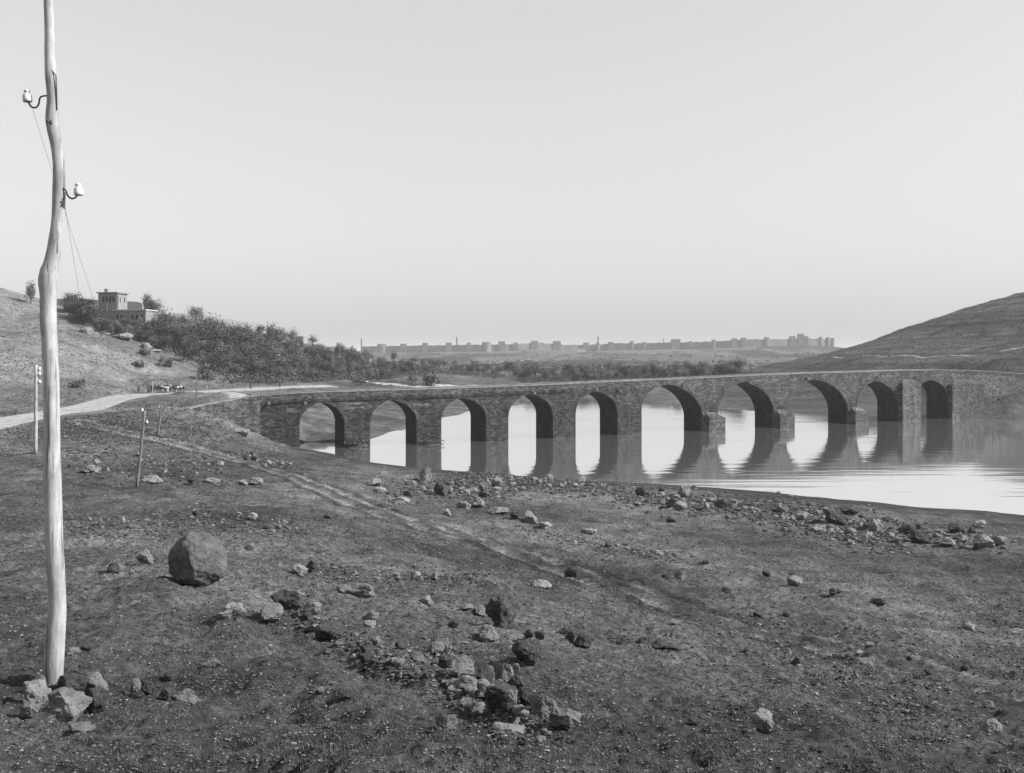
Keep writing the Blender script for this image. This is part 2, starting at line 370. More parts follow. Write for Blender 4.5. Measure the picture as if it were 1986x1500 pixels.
track_w = smooth_line([q for q in (base_hit(a, b) for a, b in smooth_line([(a, b) for a, b, d in track_px], 2)) if q], 4)
dr = poly_dist(Xg, Yg, road_w); db = poly_dist(Xg, Yg, branch_w); dt = poly_dist(Xg, Yg, track_w)
land = sstep(-.3, 1.2, Zg)
farf = sstep(60, 260, Yg)
rel = fbm(Xg * .045, Yg * .045, 4, 3) * 1.0 * farf * sstep(.5, 6, Zg) * 1.6
rel += fbm(Xg * .35, Yg * .35, 4, 9) * .28 * land
nearf = 1 - sstep(30, 90, Yg)
rel += fbm(Xg * 1.5, Yg * 1.5, 4, 21, .6) * .12 * land
rel += (np.abs(vnoise(Xg * 5.0, Yg * 5.0, 31)) + .5 * np.abs(vnoise(Xg * 11.0, Yg * 11.0, 33))) * .08 * nearf
# gullied bank that runs down through the foreground
gul = smooth_line([wpt(500,1165,17)[:2], wpt(560,1185,16.5)[:2], wpt(640,1245,14.5)[:2], wpt(760,1310,12.8)[:2], wpt(870,1370,10.8)[:2], wpt(960,1470,9)[:2]])
dg = poly_dist(Xg, Yg, gul)
rel += (-.20 - .14 * vnoise(Xg * .9, Yg * .9, 88)) * np.exp(-(dg / .55) ** 2) + .09 * np.exp(-((dg - 1.0) / .5) ** 2)
flat = np.minimum(sstep(3.6, 6.5, dr), sstep(2.4, 4.5, db))
rel *= .08 + .92 * flat
rut = np.exp(-((dt - .85) / .3) ** 2)
rel += -.1 * rut + .03 * np.exp(-((dt - .25) / .3) ** 2) * (dt < .8)
Zg = Zg + rel
Zg -= .16 * (1 - sstep(3.0, 3.4, dr)) + .12 * (1 - sstep(1.8, 2.1, db)) * (dr > 3.3)
def H(X, Y): 
    X = np.asarray(X, float); Y = np.asarray(Y, float); U, Vv = uvc(X, Y); return bil(Zg, u_ax, v_ax, U, Vv)
_Ds = np.geomspace(4.5, 730, 1400)
def hit(px, py):
    """where the line of sight through a plate position meets the ground"""
    px = np.atleast_1d(np.asarray(px, float)); py = np.atleast_1d(np.asarray(py, float)); X = np.zeros(len(px)); Y = np.full(len(px), 700.)
    done = np.zeros(len(px), bool); prev = np.full(len(px), 4.5)
    for D in _Ds:
        zr = CAMZ - (py - HY) / FPX * D; x = (px - CX) / FPX * D
        hh = H(x, np.full(len(px), D)); below = (~done) & (zr <= hh)
        X[below] = x[below]; Y[below] = D; done |= below
        if done.all(): break
    return X, Y, H(X, Y), done
idx = np.arange(NU * NV).reshape(NV, NU)
quads = np.stack([idx[:-1, :-1], idx[:-1, 1:], idx[1:, 1:], idx[1:, :-1]], -1).reshape(-1, 4)
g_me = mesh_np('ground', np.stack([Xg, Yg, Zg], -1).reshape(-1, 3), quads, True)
tone = np.full(Xg.shape, .087) * (1 + .55 * fbm(Xg * .5, Yg * .25, 5, 57, .65))
big = fbm(Xg * .06, Yg * .06, 4, 50)
tone = tone * (1 + .8 * big)
leftlit = sstep(620, 100, CX + FPX * Xg / np.maximum(Yg, 3)) if False else 0
tone = np.where(Yg > 150, tone + .075 * sstep(4, 10, Zg) * (Xg < 60), tone)
tone = np.where((Yg > 150) & (Xg > 60), .06 * (1 + .6 * fbm(Xg * .02, Yg * .1, 4, 66)), tone)
rh = (Yg > 250) & (Xg > 60) & (Zg > 5); band = fbm(Xg * .004, Zg * .8 + Yg * .004, 4, 610); tone = np.where(rh, tone * np.clip(1 + 1.1 * band, .5, 1.7), tone)
beach = (1 - sstep(.35, .95, Zg + .25 * fbm(Xg * .2, Yg * .2, 3, 71))) * (Yg < 150)
tone = tone * (1 - .55 * beach)
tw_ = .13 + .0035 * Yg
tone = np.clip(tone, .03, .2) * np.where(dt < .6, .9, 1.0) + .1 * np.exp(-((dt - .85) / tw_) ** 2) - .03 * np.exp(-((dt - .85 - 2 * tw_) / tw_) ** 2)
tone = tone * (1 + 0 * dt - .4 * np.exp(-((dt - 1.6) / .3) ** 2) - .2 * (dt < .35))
tone = np.where(Zg < -.1, .05, tone)
tone = tone * (1 + .35 * np.exp(-((dr - 3.6) / 2.0) ** 2))
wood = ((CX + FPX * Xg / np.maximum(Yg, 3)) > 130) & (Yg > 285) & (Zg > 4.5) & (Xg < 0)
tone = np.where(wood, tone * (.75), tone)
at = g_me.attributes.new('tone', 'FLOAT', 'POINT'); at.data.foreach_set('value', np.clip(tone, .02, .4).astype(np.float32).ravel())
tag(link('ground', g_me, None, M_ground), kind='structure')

def ribbon(name, line, half, up, mat, label=None):
    L = np.array(line); T = np.gradient(L, axis=0); T /= np.hypot(T[:, 0], T[:, 1])[:, None]; Nn = np.c_[-T[:, 1], T[:, 0]]
    K = 9; vs = []
    for k in range(K):
        f = (k / (K - 1) * 2 - 1)
        wv = half * (1 + .10 * vnoise(np.arange(len(L)) * .45 + k // (K - 1) * 50, np.zeros(len(L)), 5))
        P = L + Nn * (f * wv)[:, None]
        vs.append(np.c_[P, bil(Zg, u_ax, v_ax, *uvc(P[:, 0], P[:, 1])) + up + .05 * (1 - f * f) - (.2 if k in (0, K - 1) else 0)])
    vs = np.array(vs); n = len(L); ii = np.arange(K * n).reshape(K, n)
    q = np.stack([ii[:-1, :-1], ii[:-1, 1:], ii[1:, 1:], ii[1:, :-1]], -1).reshape(-1, 4)
    me = mesh_np(name, vs.reshape(-1, 3), q[:, ::-1], True)
    return tag(link(name, me, None, mat), kind='structure')
dense = lambda l: smooth_line(l, 5)
ribbon('road', dense(road_w), 3.5, .14, M_road)
ribbon('path', dense(branch_w[:-2]), 2.2, .12, M_road)

hill_path = smooth_line([wpt(1615,692.5,402)[:2], wpt(1700,688,375)[:2], wpt(1820,686,350)[:2], wpt(1930,684.5,330)[:2], wpt(2050,683,322)[:2]])
ribbon('path', dense(hill_path), .6, .16, M_road)
far_bend = smooth_line([wpt(694,747,300)[:2], wpt(735,743,316)[:2], wpt(770,743,318)[:2], wpt(800,745,312)[:2], wpt(850,743,325)[:2], wpt(935,741.5,346)[:2]])
ribbon('road', dense(far_bend), 2.6, .35, M_road)
# water
wm = MB(); wm.face([(-60, 60, 0), (1200, 40, 0), (1200, 700, 0), (-60, 700, 0)])
tag(wm.build('river', M_water), kind='structure')

# far plateau, reaching the horizon
curt = [(640,676),(700,672),(800,670.5),(900,669),(1000,667.5),(1020,666),(1037,664),(1060,666),(1100,669),(1137,669),(1180,667),(1190,665.5),(1250,666),(1305,664),(1340,664),(1400,661.5),(1460,658),(1530,658),(1560,656),(1590,658),(1618,660)]
WD = 2200.0
cpx = np.array([c[0] for c in curt], float); cpy = np.array([c[1] for c in curt], float)
def wall_top(px): return CAMZ + (HY - np.interp(px, cpx, cpy)) / FPX * WD
pu = np.linspace(-200, 2300, 420); pv = np.geomspace(560, 8000, 260)
PU, PV = np.meshgrid(pu, pv); PX = (PU - CX) / FPX * PV
top = wall_top(PU) - 13.5
prof = np.interp(np.log(PV), np.log([560, 900, 1300, 1700, 2050, 2180, 2400, 8000]), [0, 0, .14, .38, .74, .95, 1.0, 1.1])
PZ = 2.2 + (top - 2.2) * prof + fbm(PX * .006, PV * .006, 5, 81) * 9 * np.clip(prof * (1.0 - prof) * 4, 0, 1) + fbm(PX * .02, PV * .02, 4, 85) * 1.0 * (PV > 900) * (PV < 2000)
cut = sstep(1622, 1700, PU) * sstep(560, 900, PV); PZ = PZ * (1 - cut) + (2.2 + 20 * sstep(1600, 3500, PV)) * cut
ii = np.arange(PU.size).reshape(PU.shape)
q = np.stack([ii[:-1, :-1], ii[:-1, 1:], ii[1:, 1:], ii[1:, :-1]], -1).reshape(-1, 4)
p_me = mesh_np('plateau', np.stack([PX, PV, PZ], -1).reshape(-1, 3), q, True)
ptone = .078 + .035 * fbm(PX * .01, PV * .004, 5, 91) - .07 * sstep(.05, -.25, fbm(PX * .008, PV * .003, 5, 95))
at = p_me.attributes.new('tone', 'FLOAT', 'POINT'); at.data.foreach_set('value', np.clip(ptone, .02, .3).astype(np.float32).ravel())
tag(link('plateau', p_me, None, M_ground), kind='structure')
def PH(px, D): 
    fu = (px - pu[0]) / (pu[1] - pu[0]); i = int(fu); j = int(np.clip(np.searchsorted(pv, D) - 1, 0, len(pv) - 2)); a = fu - i; b = (D - pv[j]) / (pv[j+1] - pv[j])
    return float(PZ[j, i]*(1-a)*(1-b) + PZ[j, i+1]*a*(1-b) + PZ[j+1, i]*(1-a)*b + PZ[j+1, i+1]*a*b)

# ------------------------------------------------------------------ the bridge: its front face stands on a plan line, its elevation is read along that line
T0 = np.array([-6.0, 163.0]); UD = np.array([.8535, .521])
plan = [T0 + UD * t for t in (150, 110, 70, 35, 14, 4)] + [np.array(p) for p in ((-9.5, 161.1), (-18.5, 156.9), (-25.5, 153.6), (-31, 151.0), (-35.5, 148.9), (-38.8, 146.5), (-41.3, 143.2), (-43.2, 139.6), (-44.6, 135.2))]
plan = np.array(smooth_line([tuple(p) for p in plan[::-1]], 40))
S = np.r_[0, np.cumsum(np.hypot(*np.diff(plan, axis=0).T))]
pxs = CX + FPX * plan[:, 0] / plan[:, 1]
def s_of(px): return float(np.interp(px, pxs, S))
def depth(s): return np.interp(s, S, plan[:, 1])
tang = np.gradient(plan, S, axis=0); tang /= np.hypot(tang[:, 0], tang[:, 1])[:, None]
# smoothed tangents keep the far face free of folds
ker = np.ones(31) / 31
tang = np.c_[np.convolve(np.pad(tang[:, 0], 15, 'edge'), ker, 'valid'), np.convolve(np.pad(tang[:, 1], 15, 'edge'), ker, 'valid')]
tang /= np.hypot(tang[:, 0], tang[:, 1])[:, None]
def bp(s, off, z):
    """point at distance s along the bridge, off metres toward the viewer's side of the front face"""
    x = np.interp(s, S, plan[:, 0]); y = np.interp(s, S, plan[:, 1]); tx = np.interp(s, S, tang[:, 0]); ty = np.interp(s, S, tang[:, 1])
    return (x + ty * off, y - tx * off, z)
def sz(px, py):
    s = s_of(px); return s, CAMZ - (py - HY) / FPX * float(depth(s))
tops = [(340,797),(365,792.5),(400,783.5),(440,776.5),(480,769),(500,766.5),(560,762),(640,758.8),(722,756.5),(863,752.5),(950,749.5),(1041,746),(1182,739.5),(1323,734),(1460,727.5),(1560,723.5),(1640,721.5),(1700,719.3),(1761,717.6),(1820,717),(1880,718),(1931,720.5),(1990,725),(2060,733)]
tS = np.array([sz(*t)[0] for t in tops]); tZ = np.array([sz(*t)[1] for t in tops])
def ztop(s): return np.interp(s, tS, tZ)
W = 5.2; PAR = .95
s_full, s_wing, s_end = s_of(505), s_of(366), s_of(2050)
#        xl   xr    apex        spring_l spring_r
arch = [(581, 668, (624, 780), 822, 822), (718, 808, (758, 775.5), 818, 818), (856, 943, (896, 771.5), 812, 812), (986, 1072.5, (1027, 764.5), 806, 806),
        (1116.5, 1198, (1151, 759), 800, 800), (1244.5, 1363, (1291, 745.5), 787, 812), (1391, 1502, (1440, 741), 806, 806), (1524, 1645, (1575, 735.5), 800, 800),
        (1662, 1741, (1696, 739), 785, 785), (1777, 1837, (1802, 737), 768, 768)]
def arch_curve(xl, xr, ap, yl, yr, n=14):
    sl, zl = sz(xl, yl); sr, zr = sz(xr, yr); sa, za = sz(*ap); k = 1.22; Rr = .5 * (1 + k * k)
    sa = .6 * sa + .4 * (sl + sr) / 2
    xs = [1 - math.cos(i / n * math.pi / 2) for i in range(n + 1)]
    yn = [math.sqrt(max(0, Rr * Rr - (Rr - x) ** 2)) / k for x in xs]
    L = [(sl + (sa - sl) * x, zl + (za - zl) * y) for x, y in zip(xs, yn)]
    Rt = [(sr + (sa - sr) * x, zr + (za - zr) * y) for x, y in zip(xs, yn)]
    return L + Rt[::-1][1:]
ZB = -2.8
curves = [arch_curve(*a) for a in arch]
verts, faces, uvs, pale = [], [], [], []
def addq(P, U, pl):
    n = len(verts); verts.extend(P); faces.append([n, n + 1, n + 2, n + 3]); uvs.extend(U); pale.extend(pl)
L_full = sorted(S_ for S_ in [s_full])
def paleness(s, z):
    zt = float(ztop(s)); d = zt - z; p = 1.05 + .35 * vn1(s * .12, z * .5)
    if s < s_of(500): return 2.3 + .8 * vn1(s * .5, z)
    if d < 1.5: p += .75 + .5 * vn1(s * .4, z * 1.5 + 9)
    sr = s_of(1185)
    p += .95 * min(1, max(0, (s - sr) / 10)) * min(1, max(0, (z - 3.2) / 2.0))
    if s > s_of(1850): p += .8
    elif s < s_of(1120) and 1.9 < d < 3.0: p += .8 * max(0, vn1(s * .35, 3.3)) * 2
    return max(.5, p)
def vn1(a, b): return float(vnoise(np.array([a]), np.array([b]), 77)[0])
def face_col(s0, s1, zb0, zb1, off, flip, uoff=0):
    zt0, zt1 = float(ztop(s0)) - PAR, float(ztop(s1)) - PAR
    h = max(zt0 - zb0, zt1 - zb1); k = max(1, int(math.ceil(h / .8)))
    for i in range(k):
        a, b = i / k, (i + 1) / k
        z = [zb0 + (zt0 - zb0) * a, zb1 + (zt1 - zb1) * a, zb1 + (zt1 - zb1) * b, zb0 + (zt0 - zb0) * b]
        ss = [s0, s1, s1, s0]
        P = [bp(s_, off, z_) for s_, z_ in zip(ss, z)]; U = [(s_ + uoff, z_) for s_, z_ in zip(ss, z)]; pl = [paleness(s_, z_) for s_, z_ in zip(ss, z)]
        if flip: P, U, pl = P[::-1], U[::-1], pl[::-1]
        addq(P, U, pl)
def span(a, b, step=1.2):
    n = max(1, int(round((b - a) / step))); return [a + (b - a) * i / n for i in range(n + 1)]
cur = s_full
for c in curves + [None]:
    end = c[0][0] if c else s_end
    ss = span(cur, end)
    for a, b in zip(ss[:-1], ss[1:]):
        face_col(a, b, ZB, ZB, 0, False); face_col(a, b, ZB, ZB, -W, True, 40)
    if c:
        for (a, za), (b, zb) in zip(c[:-1], c[1:]):
            face_col(a, b, za, zb, 0, False); face_col(a, b, za, zb, -W, True, 40)
        # soffit and jambs
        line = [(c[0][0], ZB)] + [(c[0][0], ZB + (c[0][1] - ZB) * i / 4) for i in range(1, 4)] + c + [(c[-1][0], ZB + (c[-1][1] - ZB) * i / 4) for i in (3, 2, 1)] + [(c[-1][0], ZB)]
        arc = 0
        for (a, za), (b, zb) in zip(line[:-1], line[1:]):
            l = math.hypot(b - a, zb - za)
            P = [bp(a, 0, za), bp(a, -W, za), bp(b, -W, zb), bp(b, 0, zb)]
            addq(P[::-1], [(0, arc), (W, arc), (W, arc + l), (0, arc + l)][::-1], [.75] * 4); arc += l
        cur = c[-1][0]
# deck top, between the parapets
for a, b in zip(span(s_full, s_end)[:-1], span(s_full, s_end)[1:]):
    za, zb = float(ztop(a)) - PAR, float(ztop(b)) - PAR
    addq([bp(a, 0, za), bp(b, 0, zb), bp(b, -W, zb), bp(a, -W, za)], [(0, a), (0, b), (W, b), (W, a)], [2.2] * 4)
bridge = empty('stone_bridge', bp((s_full + s_end) / 2, -W / 2, 0))
tag(bridge, 'long dark basalt bridge of ten pointed arches standing across the calm river', 'bridge')
BL = Vector(bridge.location)
def pmesh(name, verts, faces, uvs, pale, parent, origin, mat, smooth=False):
    me = bpy.data.meshes.new(name); me.from_pydata([tuple(Vector(v) - origin) for v in verts], [], faces); me.update()
    l = me.uv_layers.new(name='UVMap'); flat = []
    for p in me.polygons:
        for v in p.vertices: flat += list(uvs[v])
    l.data.foreach_set('uv', flat)
    a = me.attributes.new('pale', 'FLOAT', 'POINT'); a.data.foreach_set('value', pale)
    me.polygons.foreach_set('use_smooth', [smooth] * len(me.polygons))
    return link(name, me, parent, mat)
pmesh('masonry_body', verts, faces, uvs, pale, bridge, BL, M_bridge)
def sweep(name, s0, s1, o0, o1, zlo, zhi, palev, step=.9, jit=0.0, parent=bridge, origin=BL, mat=None, seed=3):
    """a course of stone following the bridge: box section between offsets o0 and o1 and heights zlo(s), zhi(s)"""
    v, f, u, pl = [], [], [], []
    ss = span(s0, s1, step); n = len(ss)
    for i, s in enumerate(ss):
        j = jit * vn1(i * .9, seed * 7.3); j2 = jit * vn1(i * .9, seed * 3.1 + 5)
        for (o, z) in ((o0, zlo(s)), (o1 + j2, zlo(s)), (o1 + j2, zhi(s) + j), (o0, zhi(s) + j)):
            v.append(bp(s, o, z)); u.append((s, z + o)); pl.append(palev(s, z) if callable(palev) else palev)
    for i in range(n - 1):
        for k in range(4):
            a = i * 4 + k; b = i * 4 + (k + 1) % 4; f.append([a, b, b + 4, a + 4])
    f.append([3, 2, 1, 0]); f.append([(n - 1) * 4 + k for k in range(4)])
    return pmesh(name, v, f, u, pl, parent, origin, mat or M_bridge)
zt = lambda s: float(ztop(s))
sweep('parapet', s_full + .02, s_end, -.45, .03, lambda s: zt(s) - PAR - .02, lambda s: zt(s) - .16, lambda s, z: 2.0 + .7 * vn1(s * .6, z), jit=.03)
sweep('parapet', s_full + .02, s_end, -W - .03, -W + .45, lambda s: zt(s) - PAR - .02, lambda s: zt(s) - .16, 2.0, jit=.03, seed=5)
sweep('coping', s_full + .02, s_end, -.5, .1, lambda s: zt(s) - .16, lambda s: zt(s), 3.0, jit=.05, mat=M_coping, step=.7)
sweep('coping', s_full + .02, s_end, -W - .08, -W + .5, lambda s: zt(s) - .16, lambda s: zt(s), 3.0, jit=.05, mat=M_coping, step=.7, seed=9)
sweep('string_course', s_of(520), s_of(1100), .0, .2, lambda s: zt(s) - 1.45, lambda s: zt(s) - 1.22, .9, jit=.06, seed=12)
# wing wall: the rubble retaining wall that carries the approach round toward the road
sweep('wing_wall', s_wing, s_full - .01, -.8, .06, lambda s: -1.0 + 3.5 * max(0, (s_of(430) - s) / 8), lambda s: zt(s) - .16, lambda s, z: 2.3 + .8 * vn1(s * .7, z), jit=.12, seed=14, step=.8)
sweep('coping', s_wing, s_full - .01, -.85, .12, lambda s: zt(s) - .16, lambda s: zt(s), 3.0, jit=.07, mat=M_coping, step=.6, seed=15)
# patches of pale repair stones set in the face of the piers
for k, (x0, x1, y0, y1) in enumerate(((556, 583, 793, 800), (655, 712, 781, 785), (656, 706, 789, 793), (801, 838, 783, 788), (600, 640, 771, 774))):
    s0, z1 = sz(x0, y0); s1, z0 = sz(x1, y1)
    sweep('repair_course', s0, s1, -.1, .02, lambda s, z0=z0: z0, lambda s, z1=z1: z1, 2.6, jit=.01, seed=30 + k, step=.6)
# voussoir rings
for i, c in enumerate(curves):
    sa, za = c[len(c) // 2]; tw = .5 if i < 5 else .62
    for (o0, o1) in ((-.3, .07),):
        v, f, u, pl = [], [], [], []; n = len(c); arc = 0
        dens = []
        for (a, z_a), (b, z_b) in zip(c[:-1], c[1:]):
            for k in range(2): dens.append((a + (b - a) * k / 2, z_a + (z_b - z_a) * k / 2))
        dens.append(c[-1])
        for k, (s, z) in enumerate(dens):
            a = dens[max(k - 1, 0)]; b = dens[min(k + 1, len(dens) - 1)]
            ds, dz = b[0] - a[0], b[1] - a[1]; l = math.hypot(ds, dz); ns, nz_ = -dz / l, ds / l
            if k: arc += math.hypot(s - dens[k-1][0], z - dens[k-1][1])
            t_ = tw * (1 + .12 * vn1(k * .8, i))
            for (q, o) in ((-.03, o0), (-.03, o1), (t_, o1), (t_, o0)):
                v.append(bp(s + ns * q, o, z + nz_ * q)); u.append((arc * .8, q)); pl.append(1.35 if i < 5 else 1.7)
        for k in range(len(dens) - 1):
            for m in range(4):
                a = k * 4 + m; b = k * 4 + (m + 1) % 4; f.append([a, b, b + 4, a + 4])
        pmesh('arch_ring', v, f, u, pl, bridge, BL, M_bridge)
# cutwaters: three low ones, one tall buttress, the projecting end of the last pier
def block(name, x0, x1, ytop, proj, slope_top=0.0, cap=None, back=-.4, pal=2.1, bow=0.0):
    s0, z1 = sz(x0, ytop); s1 = s_of(x1); v, f, u, pl = [], [], [], []
    s0b, s1b = s0, s1
    nz = 10
    prof = [(s0b, back), (s0b, proj), ((s0b + s1b) / 2, proj + bow), (s1b, proj), (s1b, back)]
    dense_p = []
    for (a, b) in zip(prof[:-1], prof[1:]):
        for k in range(4): dense_p.append((a[0] + (b[0] - a[0]) * k / 4, a[1] + (b[1] - a[1]) * k / 4))
    dense_p.append(prof[-1]); m = len(dense_p)
    for k in range(nz + 1):
        z = ZB + (z1 - ZB) * k / nz
        for j, (s, o) in enumerate(dense_p):
            jj = .05 * vn1(k * 1.3, j * 1.7 + x0)
            v.append(bp(s, o + (jj if 4 <= j <= 12 else 0), z)); u.append((s + o, z)); pl.append(pal + .4 * vn1(s * .8, z))
    for k in range(nz):
        for j in range(m - 1):
            a = k * m + j; f.append([a, a + 1, a + 1 + m, a + m])
    # capped top, rising toward the wall like loose stones laid on the ledge
    n = len(v)
    for j, (s, o) in enumerate(dense_p):
        tt = max(0, 1 - (o - back) / (proj - back)); v.append(bp(s_mid(s, s0b, s1b, .5), .02, z1 + slope_top)); u.append((s, o)); pl.append(4.0)
    for j in range(m - 1):
        a = nz * m + j; f.append([a, a + 1, n + j + 1, n + j])
    return pmesh(name, v, f, u, pl, bridge, BL, M_bridge)
def s_mid(s, a, b, t): return (a + b) / 2 + (s - (a + b) / 2) * t
block('cutwater', 1362, 1393, 810.5, 1.9, .9)
block('cutwater', 1499, 1527, 804.5, 1.9, .9)
block('cutwater', 1644, 1670, 799, 2.0, .9)
block('buttress', 1741.5, 1776.5, 745.5, 1.2, 1.0, pal=2.3)
block('buttress', 1838, 1900, 746, 1.2, 1.0, pal=2.3)
# broken spouts and tufts on the wall crest above the arches
for k, (x, y) in enumerate(((1033, 761), (1153, 754), (1199, 757), (1322, 748), (1451, 740), (1563, 733), (1700, 731), (1774, 731), (519, 781), (590, 781))):
    s, z = sz(x, y); b = MB(); P = Vector(bp(s, 0, z)) - BL; Q = Vector(bp(s, .75, z - .12)) - BL
    b.tube([P, (P + Q) / 2, Q], [.24, .2, .16], 6, True, .5); b.build('rain_spout', M_bridge if False else M_hewn, bridge)

# ------------------------------------------------------------------ stones
def rock_mesh(name, seed, sub=4, cuts=9, flat=.8, rough=.1, angular=.72):
    rd = random.Random(seed); bm = bmesh.new(); bmesh.ops.create_icosphere(bm, subdivisions=sub, radius=1.0)
    planes = []
    for _ in range(cuts):
        n = Vector((rd.gauss(0, 1), rd.gauss(0, 1), rd.gauss(0, .8))).normalized(); planes.append((n, rd.uniform(angular - .14, angular + .2)))
    sc = Vector((rd.uniform(.85, 1.15), rd.uniform(.75, 1.1), flat * rd.uniform(.85, 1.15))); of = Vector((seed * 3.7, seed * 1.3, 0))
    for v in bm.verts:
        p = v.co.normalized() * 1.12
        for n, d in planes:
            e = p.dot(n) - d
            if e > 0: p = p - n * e * .93
        q = p + of
        p = p * (1 + rough * 1.9 * mnoise.noise(q * 1.3) + rough * 1.1 * mnoise.noise(q * 3.4) + rough * .8 * mnoise.noise(q * 8.0))
        v.co = Vector((p.x * sc.x, p.y * sc.y, p.z * sc.z))
    me = bpy.data.meshes.new(name); bm.to_mesh(me); bm.free()
    xs = [v.co.x for v in me.vertices]; zs = [v.co.z for v in me.vertices]; cx = (max(xs) + min(xs)) / 2
    wx = max(xs) - min(xs); z0 = min(zs); hz_ = max(zs) - z0
    for v in me.vertices: v.co = Vector(((v.co.x - cx) / wx, v.co.y / wx, (v.co.z - z0) / hz_))     # unit width, unit height, base at 0
    me.polygons.foreach_set('use_smooth', [sub >= 5] * len(me.polygons))
    me.materials.append(M_rock['g']); return me
RT = [rock_mesh('stone', 10 + i, 4, 8 + i % 5, .8, .10 + .02 * (i % 3), .66 + .03 * (i % 4)) for i in range(14)]
RLO = [rock_mesh('stone', 60 + i, 3, 9, .75, .1, .7) for i in range(8)]
def stone(name, px, py, wpx, hpx, mat, label, cat='stone', group=None, sink=.2, tmpl=None, rz=None, tilt=0.0, depthk=.9):
    x, y, z, ok = hit(px, py); x, y = float(x[0]), float(y[0]); D = y
    wd, hh = wpx * D / FPX, hpx * D / FPX
    o = bpy.data.objects.new(name, tmpl if tmpl is not None else RT[random.randrange(len(RT))]); col.objects.link(o)
    yy = y + wd * .35
    o.location = (x * yy / y, yy, float(H(x, yy)) - hh * sink)
    o.scale = (wd, wd * depthk, hh * (1 + sink)); o.rotation_euler = (tilt * .5, tilt, (random.choice((0, math.pi)) if rz is None else rz) + random.uniform(-.3, .3) * (rz is None))
    o.material_slots[0].link = 'OBJECT'; o.material_slots[0].material = M_rock[mat]
    return tag(o, label, cat, group)
# the great round boulder, with its undercut base and scabbed right face
def big_boulder():
    x, y, z, ok = hit(373, 1140); x, y = float(x[0]), float(y[0]); wd = 112 * y / FPX; hh = 97 * y / FPX
    bm = bmesh.new(); bmesh.ops.create_icosphere(bm, subdivisions=6, radius=1.0)
    pl = [(Vector((-.62, -.8, -.12)).normalized(), .66), (Vector((.62, -.7, .25)).normalized(), .72), (Vector((-.2, -.5, -.85)).normalized(), .8), (Vector((.75, -.35, .45)).normalized(), .80), (Vector((.25, -.2, 1)).normalized(), .84), (Vector((-.6, -.2, .7)).normalized(), .86), (Vector((.5, -.75, -.35)).normalized(), .86), (Vector((.9, .2, -.2)).normalized(), .93), (Vector((0, 0, -1)), .86)]
    for v in bm.verts:
        p = v.co.copy()
        for n, d in pl:
            e = p.dot(n) - d
            if e > 0: p = p - n * e * .7
        p *= 1 + .10 * mnoise.noise(p * 1.1 + Vector((3, 1, 7))) + .06 * mnoise.noise(p * 2.6) + .035 * mnoise.noise(p * 7) + .012 * mnoise.noise(p * 19)
        v.co = p
    me = bpy.data.meshes.new('boulder'); bm.to_mesh(me); bm.free()
    me.polygons.foreach_set('use_smooth', [True] * len(me.polygons))
    o = link('boulder', me, None, M_rock['b']); o.scale = (wd / 1.95, wd / 2.1, hh / 1.78); o.location = (x, y + wd * .3, float(H(x, y)) + hh * .46)
    return tag(o, 'huge round boulder with deeply shadowed left side, largest stone on the slope', 'boulder')
big_boulder()
N = 'stone'
